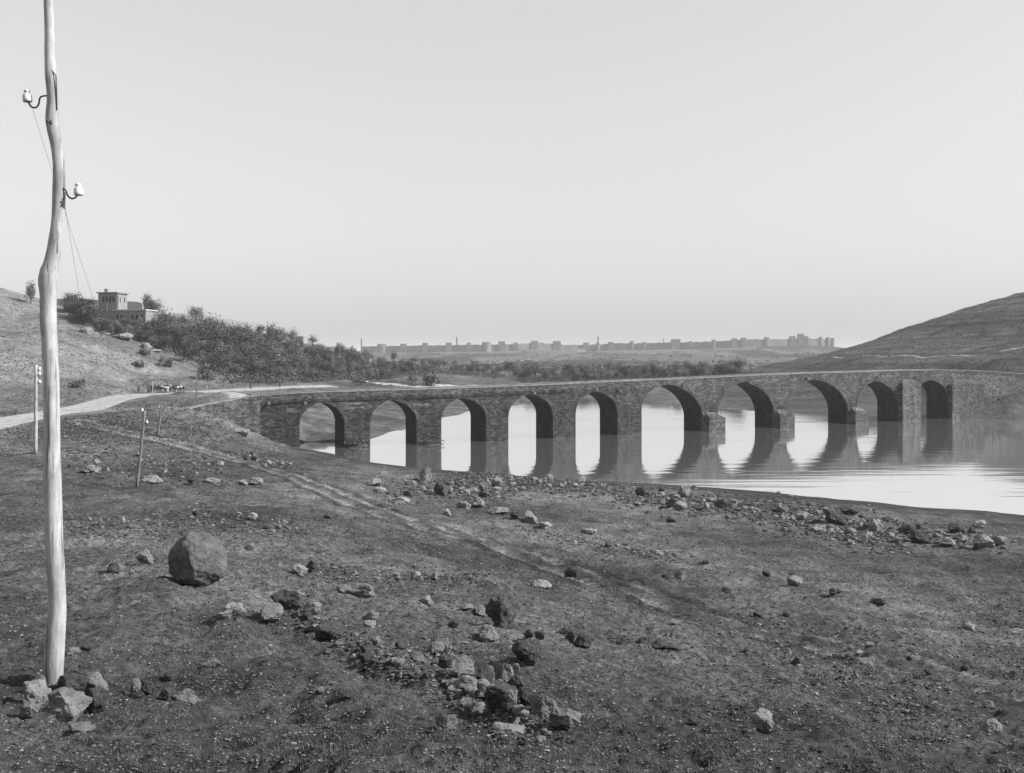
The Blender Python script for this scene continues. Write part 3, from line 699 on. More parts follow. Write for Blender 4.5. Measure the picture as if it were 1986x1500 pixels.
SINGLE = [  # px, base y, w, h, tone, label
 (971,1218,60,56,'d','big dark angular boulder with ridged top standing alone in the middle foreground'),
 (1018,1289,50,40,'d','rounded dark pitted stone just below the three small dark stones'),
 (938,1326,38,37,'d','pointed dark stone leaning against a split brown-grey neighbour in the heap'),
 (976,1324,42,37,'g','split grey stone with a lit right face beside the pointed dark one'),
 (1000,1318,18,28,'g','narrow upright sliver of stone at the right edge of the leaning pair'),
 (907,1312,64,26,'g','long low grey slab at the upper left of the foreground rock heap'),
 (870,1300,40,26,'d','dark jagged stone at the top left corner of the rock heap'),
 (1010,1347,54,38,'d','dark rough sloping stone just under the leaning split pair'),
 (971,1378,62,42,'d','black shadowed block in the middle of the rock heap'),
 (993,1382,24,34,'g','narrow pale upright stone at the right of the black block'),
 (1020,1374,30,32,'d','dark stone wedged between black block and big grey lump'),
 (1052,1396,58,38,'g','big rough grey lump on the right of the rock heap'),
 (1096,1420,62,34,'g','broad rounded grey stone at the lower right end of the rock heap'),
 (866,1415,44,30,'g','curved flat shell-like stone at the lower left of the rock heap'),
 (985,1420,66,20,'p','long pale flat slab at the bottom edge under the rock heap'),
 (902,1388,28,28,'g','left one of two egg-shaped stones side by side in the heap'),
 (925,1390,24,24,'g','right one of two egg-shaped stones side by side in the heap'),
 (905,1342,44,24,'g','flat grey stone in the heap above the egg-shaped pair'),
 (940,1366,30,30,'g','rough light stone above and right of the egg-shaped pair'),
 (880,1352,30,16,'p','thin pale flake on the left flank of the rock heap'),
 (581,1118,28,18,'p','squared white block with a dark hole lying on the open slope'),
 (604,1111,24,20,'d','dark rough stone touching the squared white block'),
 (1110,1120,32,19,'d','squared dark block alone on the right slope above the pale flat slab'),
 (1052,1140,36,12,'p','pale flat slab below and left of the squared dark block'),
 (828,1176,24,18,'p','small pale rounded stone standing in the middle of the open slope'),
 (690,1160,74,26,'g','broad half buried ledge of rock with a pale crest'),
 (450,1208,54,32,'p','pale domed stone half buried to the lower right of the huge round boulder'),
 (1129,1257,30,24,'d','dark cube-like stone at the right end of the row of small dark stones'),
 (1092,1234,20,14,'d','small dark stone at the top of the cluster of dark stones on the right'),
 (1106,1244,20,16,'d','small dark stone just left of the dark cube-like stone'),
 (1024,1242,22,17,'d','left one of two round dark cobbles between big dark boulder and cube-like stone'),
 (1046,1242,20,15,'d','right one of two round dark cobbles between big dark boulder and cube-like stone'),
 (947,1246,40,26,'g','sloping pale grey wedge stone below the big dark angular boulder'),
 (935,1198,24,18,'p','pale stone touching the left side of the big dark angular boulder'),
 (905,1186,24,11,'p','flat pale stone left of the big dark angular boulder'),
 (281,1097,30,24,'g','grey stone with black shaded side to the left of the huge boulder'),
 (298,1091,16,12,'d','small dark stone between the grey stone and the huge boulder'),
 (222,1113,24,18,'d','dark stone beside pale flakes left of the huge boulder'),
 (484,1070,20,12,'g','small grey stone right of the huge boulder near its top level'),
 (410,1298,38,18,'g','wedge of grey stone on the lower left slope under the huge boulder'),
 (263,1347,20,24,'g','thin upright slab at the left end of the low row of dark stones'),
 (288,1350,28,25,'d','dark squarish stone second in the low row near the pole foot'),
 (325,1361,36,26,'d','dark blocky stone in the middle of the low row near the pole foot'),
 (360,1364,46,24,'g','tilted flat slab at the right end of the low row near the pole foot'),
 (330,1322,22,15,'d','small dark stone above the low row near the pole foot'),
 (142,1275,28,16,'p','smooth pale pebble-like stone right of the tall pole above its cairn'),
 (170,1262,28,12,'d','flat dark stone just right of the smooth pale one near the tall pole'),
 (130,1402,92,54,'g','largest craggy stone at the front of the cairn round the pole'),
 (186,1390,48,46,'d','dark steep stone at the right end of the cairn round the pole'),
 (140,1352,66,32,'d','rough stone leaning on the right side of the pole foot'),
 (182,1350,46,34,'g','grey stone at the upper right of the cairn round the pole'),
 (66,1372,56,44,'p','pale stone at the left end of the cairn round the pole'),
 (58,1400,40,28,'g','low grey stone at the lower left of the cairn round the pole'),
 (154,1426,52,16,'g','flat half buried stone just below the cairn round the pole'),
 (138,1326,42,16,'g','small rounded stone behind the pole foot on its right'),
 (75,1338,32,22,'g','small rounded stone behind the pole foot on its left'),
 (176,917,34,13,'g','flat grey stone on the left slope above the row of long stones'),
 (296,940,38,14,'g','first long low stone right of the foot of the leaning near pole'),
 (378,941,36,14,'d','long dark low stone, third from the leaning near pole'),
 (412,939,32,11,'g','long low stone, fourth from the leaning near pole'),
 (496,941,28,12,'g','low stone at the far right end of the long stone row'),
 (470,942,20,9,'g','small low stone beside the far right end of the long stone row'),
 (826,936,24,27,'g','tall pale slab standing on end by the water opposite the second pier'),
 (857,963,32,30,'d','dark bulky rock below the tall pale slab near the water'),
 (940,956,26,29,'g','pyramid shaped rock near the water'),
 (942,968,28,13,'d','low dark block in front of the pyramid shaped rock'),
 (725,944,28,17,'g','dark pointed rock left of the tall standing slab'),
 (736,957,26,12,'p','pale flat stone below the dark pointed rock'),
 (780,978,32,12,'p','pale squared slab at the left end of the row of big riverside stones'),
 (927,987,26,19,'g','stout upright stone midway along the row of big riverside stones'),
 (900,987,32,14,'g','low rounded stone left of the stout upright one in the riverside row'),
 (966,999,40,15,'g','long sloping stone right of the stout upright one in the riverside row'),
 (1024,1017,38,22,'g','big rounded boulder at the right end of the riverside row'),
 (1002,1009,22,14,'d','dark stone touching the big rounded boulder of the riverside row'),
 (1057,1027,28,11,'p','pale low stone just past the big rounded boulder of the riverside row'),
 (867,1002,14,12,'p','small pale cube of stone below the riverside row'),
 (636,1007,16,10,'d','lone small dark stone on the bare left slope above the wheel track'),
 (1142,1038,32,11,'g','group-like low stone where the riverside row thins out to the right'),
 (1326,966,28,19,'g','tall leaning stone at the top of the shore rubble, left part'),
 (1301,987,26,18,'d','dark rounded stone at the lower edge of the shore rubble, left part'),
 (1320,993,26,17,'g','tilted grey block at the lower edge of the shore rubble, left part'),
 (1399,987,26,18,'d','dark stone in the shore rubble right of the tilted grey block'),
 (1424,978,17,9,'p','small white stone standing out on the shore rubble'),
 (1518,999,22,17,'g','grey tilted stone in the middle of the shore rubble'),
 (1644,999,34,15,'d','broad dark stone at the upper edge of the shore rubble'),
 (1622,1021,46,25,'d','biggest dark pointed rock in the middle of the shore rubble'),
 (1587,1035,30,15,'p','pale triangular slab at the lower edge of the shore rubble'),
 (1759,1040,34,19,'d','dark squared block between the shore rubble and its last stones'),
 (1780,1035,20,15,'d','dark stone touching the right side of the dark squared block'),
 (1785,1059,42,24,'d','massive rounded dark rock below the dark squared block'),
 (1852,1035,30,19,'d','dark domed boulder in the right-hand group of shore stones'),
 (1898,1027,28,13,'p','pale flat stone at the top of the right-hand group of shore stones'),
 (1837,1063,30,15,'p','white angular stone in the right-hand group of shore stones'),
 (1908,1065,42,24,'g','large grey cracked boulder in the right-hand group of shore stones'),
 (1866,1054,20,14,'g','round stone beside the white angular one in the right-hand group'),
 (1938,1060,26,16,'g','stone at the far right of the right-hand group of shore stones'),
 (1820,1044,18,10,'g','small stone above the white angular one in the right-hand group'),
 (1885,1036,18,10,'d','small dark stone under the pale flat one in the right-hand group'),
 (1320,1126,22,18,'g','upright block-like stone alone on the right slope'),
 (1292,1124,16,8,'d','small dark stone just left of the upright block-like stone'),
 (1487,1121,18,12,'d','dark lone stone between the upright block and the shark-fin stone'),
 (1542,1138,30,19,'g','shark-fin shaped stone on the right slope'),
 (1407,1152,16,10,'d','small dark round stone below the upright block-like stone'),
 (1619,1156,28,11,'d','low black notched stone right of the shark-fin stone'),
 (1703,1176,32,11,'d','flat-topped dark stone with black underside on the right slope'),
 (1879,1227,30,16,'p','pale smooth hump of stone near the right edge'),
 (1686,1257,18,11,'g','rounded grey stone on the right slope beside the wheel track'),
 (1470,1198,20,11,'d','dark stone at the end of a short line of pebbles on the right slope'),
 (1525,1199,14,9,'d','small dark stone right of the pebble line on the right slope'),
 (1257,1249,34,14,'d','left dark stone of the broken trio on the right slope'),
 (1282,1261,40,16,'d','middle jagged black stone of the broken trio on the right slope'),
 (1303,1262,28,10,'d','right low stone of the broken trio on the right slope'),
 (1311,1213,22,7,'g','pair-like flat stone above the broken trio'),
 (1544,1291,18,11,'d','dark stone on the lower right slope beside a scatter of pebbles'),
 (1343,1408,20,11,'d','dark round stone near the bottom edge left of the pale faceted rock'),
 (1479,1424,46,38,'p','pale faceted rock with shaded left side at the bottom edge'),
 (1922,1424,42,26,'p','white stone at the bottom right corner'),
 (1870,1303,16,10,'d','small dark stone near the right edge on the lower slope'),
 (1803,1311,16,10,'d','small pointed stone on the lower right slope'),
 (1278,1077,20,9,'p','small pale stone shaped like a beak on the upper right slope'),
 (1368,1098,14,7,'d','tiny dark stone right of the beak shaped one'),
 (1302,1014,22,11,'d','pair of touching dark lumps under the left part of the shore rubble'),
 (1650,1058,14,8,'p','small light stone between the shore rubble and the open slope'),
 (467,845,36,12,'g','grey outcrop of rock at the foot of the curved bridge wing wall'),
 (528,1216,40,36,'g','rough conical lump of rock in the gullied bank'),
 (556,1190,60,34,'d','dark crumbling outcrop at the top of the gullied bank'),
 (600,1200,46,28,'g','grey outcrop right of the conical lump in the gullied bank'),
 (640,1245,60,34,'d','dark eroded lump on the edge of the gullied bank'),
 (720,1205,34,16,'g','tilted flat stone on the slope above the gullied bank'),
 (716,1216,24,14,'p','pale flake under the tilted flat stone above the gullied bank'),
 (880,1222,20,12,'d','dark hooked stone on the slope left of the big dark boulder'),
 (845,1275,34,20,'g','rough stone where the gullied bank meets the rock heap'),
 (861,1272,20,22,'g','narrow leaning stone where the gullied bank meets the rock heap'),
 (815,1290,26,14,'g','flat stone at the left start of the rock heap'),
 (620,1350,18,12,'g','small grey stone on the smooth slope at bottom centre'),
 (676,1360,24,16,'d','dark round stone on the smooth slope at bottom centre'),
 (730,1252,26,16,'g','grey stone at the lower edge of the gullied bank'),
]
for a in SINGLE:
    px, py, wx, hx, mt, lb = a; lb = lb.replace('brown-', '')
    nm = 'boulder' if max(wx, hx) > 45 or (py < 1000 and wx > 28) else 'stone'
    stone(nm, px, py, wx * 1.05, hx * 1.08, mt, lb, nm, tmpl=RT[random.randrange(14)])
# looser stones told apart only by the patch they lie in
ZONES = [ # polyline (px,py), spread y, spread x, individuals, gravel, size range px, group, label
 ([(760,962),(840,945),(930,960),(1000,950)], 12, 25, 22, 700, (9, 18), 'rubble by the water below the left piers', 'loose stone in rubble patch by the water below the left piers'),
 ([(900,925),(1000,930),(1100,940),(1200,950)], 9, 25, 22, 1600, (7, 13), 'fine rubble on the near river edge', 'stone in the finer rubble strip on the near river edge'),
 ([(1210,965),(1320,975),(1420,988),(1500,1000)], 12, 25, 26, 1100, (9, 18), 'shore rubble, left stretch', 'loose stone in the left stretch of the shore rubble band'),
 ([(1500,1000),(1600,1015),(1680,1030),(1740,1045)], 17, 25, 30, 1500, (10, 21), 'shore rubble, right stretch', 'loose stone in the right stretch of the shore rubble band'),
 ([(1760,1040),(1850,1040),(1940,1060)], 14, 20, 8, 250, (9, 16), 'small stones of the right-hand shore group', 'small stone in the right-hand group beyond the shore rubble'),
 ([(120,1020),(260,1025),(400,1015),(580,1030)], 14, 30, 20, 900, (8, 15), 'stone scatter across the left slope', 'stone in the wide scatter across the slope behind the huge boulder'),
 ([(120,890),(200,900),(330,905),(420,920)], 18, 30, 14, 700, (8, 14), 'stones round the leaning near pole', 'stone scattered on the slope round the leaning near pole'),
 ([(440,884),(500,893),(570,908)], 5, 12, 14, 260, (7, 13), 'line of stones beside the upper wheel track', 'stone in the line beside the upper end of the wheel track'),
 ([(560,1170),(640,1230),(720,1270),(800,1300)], 16, 20, 16, 700, (11, 22), 'stones on the gullied bank', 'stone lying along the gullied bank in the foreground'),
 ([(850,1290),(920,1350),(980,1390),(1060,1420)], 26, 24, 64, 1900, (10, 25), 'foreground rock heap', 'smaller stone in the foreground rock heap'),
 ([(600,1110),(700,1120),(850,1125),(960,1125)], 12, 30, 10, 500, (8, 14), 'pebble belt in the middle of the slope', 'stone in the pebble belt across the middle of the slope'),
 ([(1020,1030),(1100,1050),(1200,1065),(1330,1090)], 5, 20, 10, 220, (8, 14), 'stones tailing off from the riverside row', 'stone in the thin line tailing off from the riverside row'),
 ([(1380,1210),(1500,1250),(1650,1270),(1850,1340)], 30, 50, 12, 700, (8, 15), 'stones on the lower right slope', 'stone scattered over the lower right slope'),
 ([(1400,1370),(1600,1330),(1750,1380),(1900,1400)], 26, 60, 8, 500, (9, 17), 'stones near the bottom right', 'stone scattered near the bottom right corner'),
]
def zs(lab):
    t = random.choice('dgggp' if 'heap' not in lab else 'dgggpp'); w_ = {'d': 'dark', 'g': 'grey', 'p': 'pale'}[t]; k = random.choice(('', 'flat ', 'lumpy ')); return t, (w_ + ' ' + lab), 'stone'
gp = []   # gravel: px, py, size px
def along(poly, n, sx, sy):
    P = np.array(poly, float); seg = np.hypot(*np.diff(P, axis=0).T); c = np.r_[0, np.cumsum(seg)]; t = rng.uniform(0, c[-1], n)
    return np.c_[np.interp(t, c, P[:, 0]) + rng.normal(0, sx * .6, n), np.interp(t, c, P[:, 1]) + rng.normal(0, sy * .75, n)]
for poly, sy, sx, ni, ng, (a, b), grp, lab in ZONES:
    for p in along(poly, ni, sx, sy):
        wx = random.uniform(a, b) * random.choice((.8, 1, 1.15, 1.5)); 
        stone('stone', p[0], p[1], wx, wx * random.uniform(.4, .78), *zs(lab), grp, sink=.2, tmpl=RLO[random.randrange(8)], rz=random.uniform(0, 6.28))
    q = along(poly, ng, sx * 1.5, sy * 1.3); gp.append(np.c_[q, rng.uniform(.2, 1.0, ng) ** 1.2 * a])
# general litter of pebbles over the whole slope, and clods close to the viewer
n = 150000
px_ = rng.uniform(-60, 2060, n); py_ = 880 + (1530 - 880) * rng.uniform(0, 1, n) ** .8
dens = .5 + .9 * fbm(px_ / 170, py_ / 60, 3, 200)
keep = (rng.uniform(0, 1, n) < np.clip(dens, .1, 1)) & ~((py_ < 1000) & (px_ > 1150)) & ~((px_ > 1300) & (py_ < 1180) & (rng.uniform(0, 1, n) < .7))
sz_ = 1.0 + 3.4 * rng.power(.28, n) * (1.0 + (py_ - 880) / 700)
gp.append(np.c_[px_, py_, sz_][keep])
n = 9000; px_ = rng.uniform(-60, 560, n); py_ = rng.uniform(800, 890, n); gp.append(np.c_[px_, py_, 1.2 + 3.5 * rng.power(.4, n)][fbm(px_ / 60, py_ / 25, 3, 222) > -.1])
gp = np.concatenate(gp)
gx, gy, gz, gok = hit(gp[:, 0], gp[:, 1]); ok = gok & (gz > .05) & (gy < 150); gx, gy, gz, gs = gx[ok], gy[ok], gz[ok], gp[ok, 2] * gy[ok] / FPX
droad = poly_dist(gx, gy, track_w); k2 = (droad > 1.0) | (gs < .05); gx, gy, gz, gs = gx[k2], gy[k2], gz[k2], gs[k2]
def scatter(name, gx, gy, gz, gs, sub, tone_lo, tone_hi, zr=(.4, .8), thr=None):
    bm = bmesh.new(); bmesh.ops.create_icosphere(bm, subdivisions=sub, radius=.5); bm.verts.ensure_lookup_table()
    tv = np.array([v.co[:] for v in bm.verts]); tf = np.array([[v.index for v in f.verts] for f in bm.faces]); bm.free()
    n = len(gx); nv = len(tv)
    ds = 1 + .38 * rng.uniform(-1, 1, (n, nv, 1)); v = tv[None] * ds
    a = rng.uniform(0, 2 * np.pi, n); ca, sa = np.cos(a), np.sin(a)
    ex = rng.uniform(.75, 1.3, (n, 1)); v = v * np.stack([ex, 1 / ex, rng.uniform(zr[0], zr[1], (n, 1))], -1)
    x = v[..., 0] * ca[:, None] - v[..., 1] * sa[:, None]; y = v[..., 0] * sa[:, None] + v[..., 1] * ca[:, None]
    V_ = np.stack([x, y, v[..., 2]], -1) * gs[:, None, None] + np.stack([gx, gy, gz + gs * .12], -1)[:, None, :]
    F_ = tf[None] + (np.arange(n) * nv)[:, None, None]
    me = mesh_np(name, V_.reshape(-1, 3), F_.reshape(-1, 3), False)
    t = np.repeat(tone_lo + (tone_hi - tone_lo) * rng.power(.3, n), nv)
    a_ = me.attributes.new('tone', 'FLOAT', 'POINT'); a_.data.foreach_set('value', t.astype(np.float32))
    return link(name, me, None, M_gravel)
bigm = gs * FPX / gy > 5
tag(scatter('gravel', gx[bigm], gy[bigm], gz[bigm], gs[bigm], 2, .045, .2, (.3, .65)), kind='stuff')
tag(scatter('gravel', gx[~bigm], gy[~bigm], gz[~bigm], gs[~bigm], 1, .035, .2), kind='stuff')

# short dry grass tufts and straw on the near slope
n = 15000
px_ = rng.uniform(-80, 2080, n); py_ = rng.uniform(1010, 1540, n)
k = rng.uniform(0, 1, n) < np.clip(.45 + 1.2 * fbm(px_ / 140, py_ / 45, 3, 300), .05, 1); px_, py_ = px_[k], py_[k]
tx, ty, tz, tok = hit(px_, py_); tx, ty, tz = tx[tok], ty[tok], tz[tok]; n = len(tx); B = 5
a = rng.uniform(0, 2 * np.pi, (n, B)); lean = rng.uniform(.3, 1.3, (n, B)); hgt = rng.uniform(.008, .028, (n, B)) * (1 + ty[:, None] / 25)
r0 = rng.uniform(0, .03, (n, B)); bx = tx[:, None] + np.cos(a) * r0; by = ty[:, None] + np.sin(a) * r0
wd = .0025 * (1 + ty[:, None] / 9); pxx = -np.sin(a) * wd; pyy = np.cos(a) * wd
v0 = np.stack([bx - pxx, by - pyy, tz[:, None] - .01 + 0 * bx], -1); v1 = np.stack([bx + pxx, by + pyy, tz[:, None] - .01 + 0 * bx], -1)
v2 = np.stack([bx + np.cos(a) * lean * hgt, by + np.sin(a) * lean * hgt, tz[:, None] + hgt], -1)
Vt = np.stack([v0, v1, v2], 2).reshape(-1, 3); Ft = np.arange(len(Vt)).reshape(-1, 3)
me = mesh_np('dry_grass', Vt, Ft, False); a_ = me.attributes.new('tone', 'FLOAT', 'POINT')
a_.data.foreach_set('value', np.repeat(rng.uniform(.05, .13, n * B), 3).astype(np.float32))
tag(link('dry_grass', me, None, M_leaf), 'short dry grass growing thinly on the near slope', kind='stuff')

# low dry scrub dotted over the open hillsides
n = 16000
px_ = np.r_[rng.uniform(-30, 480, n), rng.uniform(1440, 2010, n)]; py_ = np.r_[rng.uniform(585, 860, n), rng.uniform(575, 800, n)]
X_, Y_, Z_, ok = hit(px_, py_); ok &= (Z_ > 1) & (Y_ > 90) & (poly_dist(X_, Y_, road_w) > 4) & (poly_dist(X_, Y_, branch_w) > 3) & (fbm(X_ * .07, Y_ * .07, 3, 501) > -.12)
X_, Y_, Z_ = X_[ok], Y_[ok], Z_[ok]
tag(scatter('hill_scrub', X_, Y_, Z_, (.08 + .4 * rng.power(.5, len(X_))) * (.35 + Y_ / 420), 1, .03, .15, (.4, .9)), kind='stuff')

# ------------------------------------------------------------------ the tall crooked pole in front
PD = 10.0
def P10(px, py, D=PD): return Vector(((px - CX) / FPX * D, D, CAMZ - (py - HY) / FPX * D))
prof = [(92,-60,16),(94,20,17),(96.5,98,19),(99.5,141,22),(102.8,187,21.6),(101.3,227,24.6),(103.5,250,24),(108.8,276,22.3),(113,310,22),(114,371,24),(112,433,23.5),(105.5,479,25.5),(99.5,509,27.5),(94.5,528,33),(92.2,545,35),(93.2,563,32.5),(93.5,589,30),(94,627,30),(97,677,28.5),(99.5,753,29),(100.5,880,31),(102,940,32.5),(105,1040,32.5),(109.5,1140,32),(110,1200,33.5),(105.5,1280,35.5),(102.5,1335,36),(102,1375,37)]
fine = smooth_line([(a, b, c) for a, b, c in prof], 4)
pole = empty('telegraph_pole', P10(102, 1350)); PL = Vector(pole.location)
tag(pole, 'tall crooked peeled pole with two white insulators, nearest and largest of the poles', 'telegraph pole')
pm = MB(); pm.tube([P10(a, b) - PL + Vector((0, .02 * mnoise.noise(Vector((b * .01, 0, 0))), 0)) for a, b, c in fine], [c * PD / FPX / 2 for a, b, c in fine], 28, True, .05)
pm.build('shaft', M_pole, pole, True)
kn = MB()
for (x, y, r, dx) in ((104, 240, 3.2, .4), (97, 237, 2.6, .3), (88, 542, 7, .0), (123, 397, 2.6, .0), (108, 1052, 3, .4)):
    kn.tube([P10(x, y - r * 2) - PL + Vector((0, -.05, 0)), P10(x, y) - PL + Vector((0, -.062 if dx else -.03, 0)), P10(x + .5, y + r * 2) - PL + Vector((0, -.05, 0))], [r * .3 * PD / FPX, r * PD / FPX, r * .3 * PD / FPX], 8, True, .4)
kn.build('knot', M_bark, pole, True)
INS = [(0, 0), (.034, 0), (.043, .004), (.044, .03), (.042, .06), (.037, .074), (.024, .082), (.022, .09), (.029, .096), (.029, .11), (.02, .12), (0, .122)]
def hook(pts, base, topx, topy, scale, parent, origin, D, rad=.0085, yoff=-.02):
    m = MB(); m.tube([P10(x, y, D) - origin + Vector((0, yoff, 0)) for x, y in smooth_line(pts, 6)], rad, 8); h = m.build('hook', M_iron, parent, True)
    l = lathe([(r * scale, z * scale) for r, z in INS], 20); ins = l.build('insulator', M_white, h, True); ins.location = P10(topx, topy, D) - origin + Vector((0, yoff, 0)); ins.rotation_euler = (0, R(-4), 0)
    d = lathe([(0, .002 * scale), (.030 * scale, -.001 * scale)], 20); dd = d.build('insulator_rim', M_dark, ins)
    return h
hook([(124,366),(129,370),(133,380),(140,386),(148,384),(152,378)], None, 154.5, 380, 1.0, pole, PL, PD)
hook([(93,187),(84,188),(79,192),(77,203),(71,210),(62,208),(57,200)], None, 55.5, 199, 1.0, pole, PL, PD)
cl = MB(); cl.tube([P10(124, 385) - PL, P10(124, 400) - PL], .006, 6); cl.build('wire_tie', M_iron, pole); cl = MB(); cl.tube([P10(100, 133) - PL + Vector((0,-.055,0)), P10(113, 150) - PL + Vector((0, -.05, 0)), P10(113.5, 215) - PL + Vector((0,-.03,0))], .006, 6)
cl.build('wire_tie', M_iron, pole)
def rod(px0, py0, px1, py1, w0, w1, D, m, origin, lean=0.0, wob=.9):
    pts = []; rad = []
    for i in range(9):
        t = i / 8; x = px0 + (px1 - px0) * t + wob * mnoise.noise(Vector((px0, t * 4, 0))); y = py0 + (py1 - py0) * t
        pts.append(P10(x, y, D + lean * t) - origin); rad.append((w0 + (w1 - w0) * t) * D / FPX / 2)
    m.tube(pts, rad, 9, True, .1)
M_polegrey = simple_mat('weathered_wood', .13, .25, 3)
def far_pole(base, top, w0, w1, label, insul=(), strut=None, mat=M_pole):
    x, y, z, ok = hit(*base); D = float(y[0]); o = empty('telegraph_pole', (float(x[0]), D, float(z[0]))); org = Vector(o.location)
    m = MB(); rod(base[0], base[1] + 3, top[0], top[1], w0, w1, D, m, org); m.build('shaft', mat, o, True)
    if strut: m = MB(); rod(strut[0], strut[1] + 2, strut[2], strut[3], strut[4], strut[4] * .8, D + .4, m, org); m.build('strut', mat, o, True)
    for (ix, iy, s) in insul:
        l = lathe([(r * s, zz * s) for r, zz in INS], 10)
        q = MB(); tx_ = base[0] + (top[0] - base[0]) * (iy - base[1]) / (top[1] - base[1])
        q.tube([P10(tx_, iy + 1, D) - org, P10(ix, iy + 3, D) - org, P10(ix, iy, D) - org], .02, 6); h = q.build('hook', M_iron, o)
        i_ = l.build('insulator', M_white, h, True); i_.location = P10(ix, iy + 1, D) - org
    return tag(o, label, 'telegraph pole', 'telegraph poles'), D
tag(pole, group='telegraph poles')
far_pole((69, 884), (70, 708), 7.5, 6, 'straight pale pole with three insulators at the left edge beside the road', ((77, 717, 2.6), (77, 727, 2.6), (77, 742, 2.6)))
_, D2 = far_pole((265, 948), (281, 797), 6.2, 4.8, 'short pole leaning right on the stony slope with two insulators', ((276, 797, 1.7), (285, 820, 1.7)), mat=M_polegrey)
far_pole((306, 847), (313, 786), 3.8, 3, 'thin pole propped by a leaning strut on the bank below the road', ((309, 790, 2.0),), (303, 843, 321, 780, 3.2), mat=M_polegrey)
far_pole((382, 771), (381, 733), 3.0, 2.4, 'thin distant pole between the road fork and the bare hillside', mat=M_polegrey)
far_pole((296, 766), (296, 740), 2.0, 1.6, 'tiny distant pole in front of the pack animals')
far_pole((401, 757), (401, 748), 2.0, 1.6, 'very short pale post on the far side of the road')
x, y, z, ok = hit(206, 646)
def wire(p0, p1, sag, r, label):
    m = MB(); pts = []
    for i in range(25):
        t = i / 24; p = p0.lerp(p1, t); p.z -= sag * 4 * t * (1 - t); pts.append(p)
    m.tube(pts, [r * (1 + 3 * i / 24) for i in range(25)], 5, False); tag(m.build('telegraph_wire', M_wire), label, 'wire')
_, D9 = far_pole((206, 648), (204, 628), 2.2, 1.8, 'tiny pale pole on the hillside below the ruined mansion')
e = P10(204, 629, D9)
wire(P10(126, 400), e, 10.0, .0016, 'thin wire running from the crooked pole down to the hillside')
wire(P10(57, 192), P10(281, 798, D2), .9, .0016, 'thin wire from the upper left insulator down to the leaning short pole')

# ------------------------------------------------------------------ trees and bushes
def crown_mesh(name, seed, rx, ry, rz, cz, nclump, per, leaf, spread=.32, tone_lo=.035, tone_hi=.12, shell=.55):
    rg = np.random.default_rng(seed)
    d = rg.normal(size=(nclump, 3)); d /= np.linalg.norm(d, axis=1)[:, None]; rr = rg.uniform(shell, 1.0, (nclump, 1)) * (1 + .22 * rg.normal(size=(nclump, 1)))
    cc = d * rr * np.array([rx, ry, rz]); cc[:, 2] = np.maximum(cc[:, 2], -rz * .75)
    ctone = rg.uniform(0, 1, nclump)
    c = np.repeat(cc, per, 0) + rg.normal(size=(nclump * per, 3)) * spread * np.array([rx, rx, rz]) * rg.uniform(.5, 1.1, (nclump * per, 1))
    n = len(c); nrm = np.repeat(d, per, 0) * 1.3 + rg.normal(size=(n, 3)) * .55; nrm[:, 2] += .35; nrm /= np.linalg.norm(nrm, axis=1)[:, None]
    a = np.cross(nrm, rg.normal(size=(n, 3))); a /= np.linalg.norm(a, axis=1)[:, None]; b = np.cross(nrm, a); s = leaf * rg.uniform(.6, 1.4, (n, 1))
    c = c + [0, 0, cz]
    V_ = np.stack([c - a * s, c - b * s * .6, c + a * s, c + b * s * .6], 1).reshape(-1, 3)
    me = mesh_np(name, V_, np.arange(len(V_)).reshape(-1, 4), False)
    t = np.repeat(tone_lo + (tone_hi - tone_lo) * np.clip(np.repeat(ctone, per) * .85 + rg.uniform(0, .2, n), 0, 1), 4)
    a_ = me.attributes.new('tone', 'FLOAT', 'POINT'); a_.data.foreach_set('value', t.astype(np.float32)); me.materials.append(M_leaf); return me
def trunk_mesh(name, seed, h, r, cz, limbs=5, span=.7):
    rd = random.Random(seed); m = MB(); top = Vector((rd.uniform(-.3, .3), rd.uniform(-.3, .3), h))
    m.tube([Vector((0, 0, -.6)), Vector((rd.uniform(-.1, .1), 0, h * .45)), top], [r, r * .75, r * .35], 7)
    for i in range(limbs):
        a = i * 2.4 + rd.random(); p0 = Vector((0, 0, h * rd.uniform(.4, .8))); L = span * rd.uniform(.7, 1.2)
        m.tube([p0, p0 + Vector((math.cos(a) * L * .5, math.sin(a) * L * .5, L * .5)), p0 + Vector((math.cos(a) * L, math.sin(a) * L, L * .8))], [r * .45, r * .3, r * .12], 5)
    me = m.mesh(name); me.materials.append(M_bark); return me
TREES = []   # (crown mesh, trunk mesh, unit: height about 6 m)
for i in range(6):
    rx = [2.2, 1.9, 2.5, 1.6, 2.1, 1.4][i]; rz = [2.1, 2.4, 1.9, 2.5, 2.2, 2.8][i]
    lo, hi = [(.03, .09), (.035, .11), (.05, .15), (.03, .10), (.04, .12), (.05, .13)][i]
    TREES.append((crown_mesh('crown', 400 + i, rx, rx * .95, rz, 6.4 - rz, 34, 42, .17, .30, lo, hi, .35), trunk_mesh('trunk', 500 + i, 4.4, .2, 3, 6, 1.6)))
BUSH = [crown_mesh('bush', 440 + i, 1.0, 1.0, .62, .55, 20, 22, .13, .3, .03, .12, .3) for i in range(3)]
def tree(x, y, s, kind, label, group, yaw=0.0, sx=1.0):
    z = float(H(x, y)); o = empty('tree', (x, y, z)); tag(o, label, 'tree', group)
    for nm, me in zip(('crown', 'trunk'), TREES[kind]):
        c = bpy.data.objects.new(nm, me); col.objects.link(c); c.parent = o
    o.scale = (s * sx, s * sx, s); o.rotation_euler = (0, 0, yaw); return o
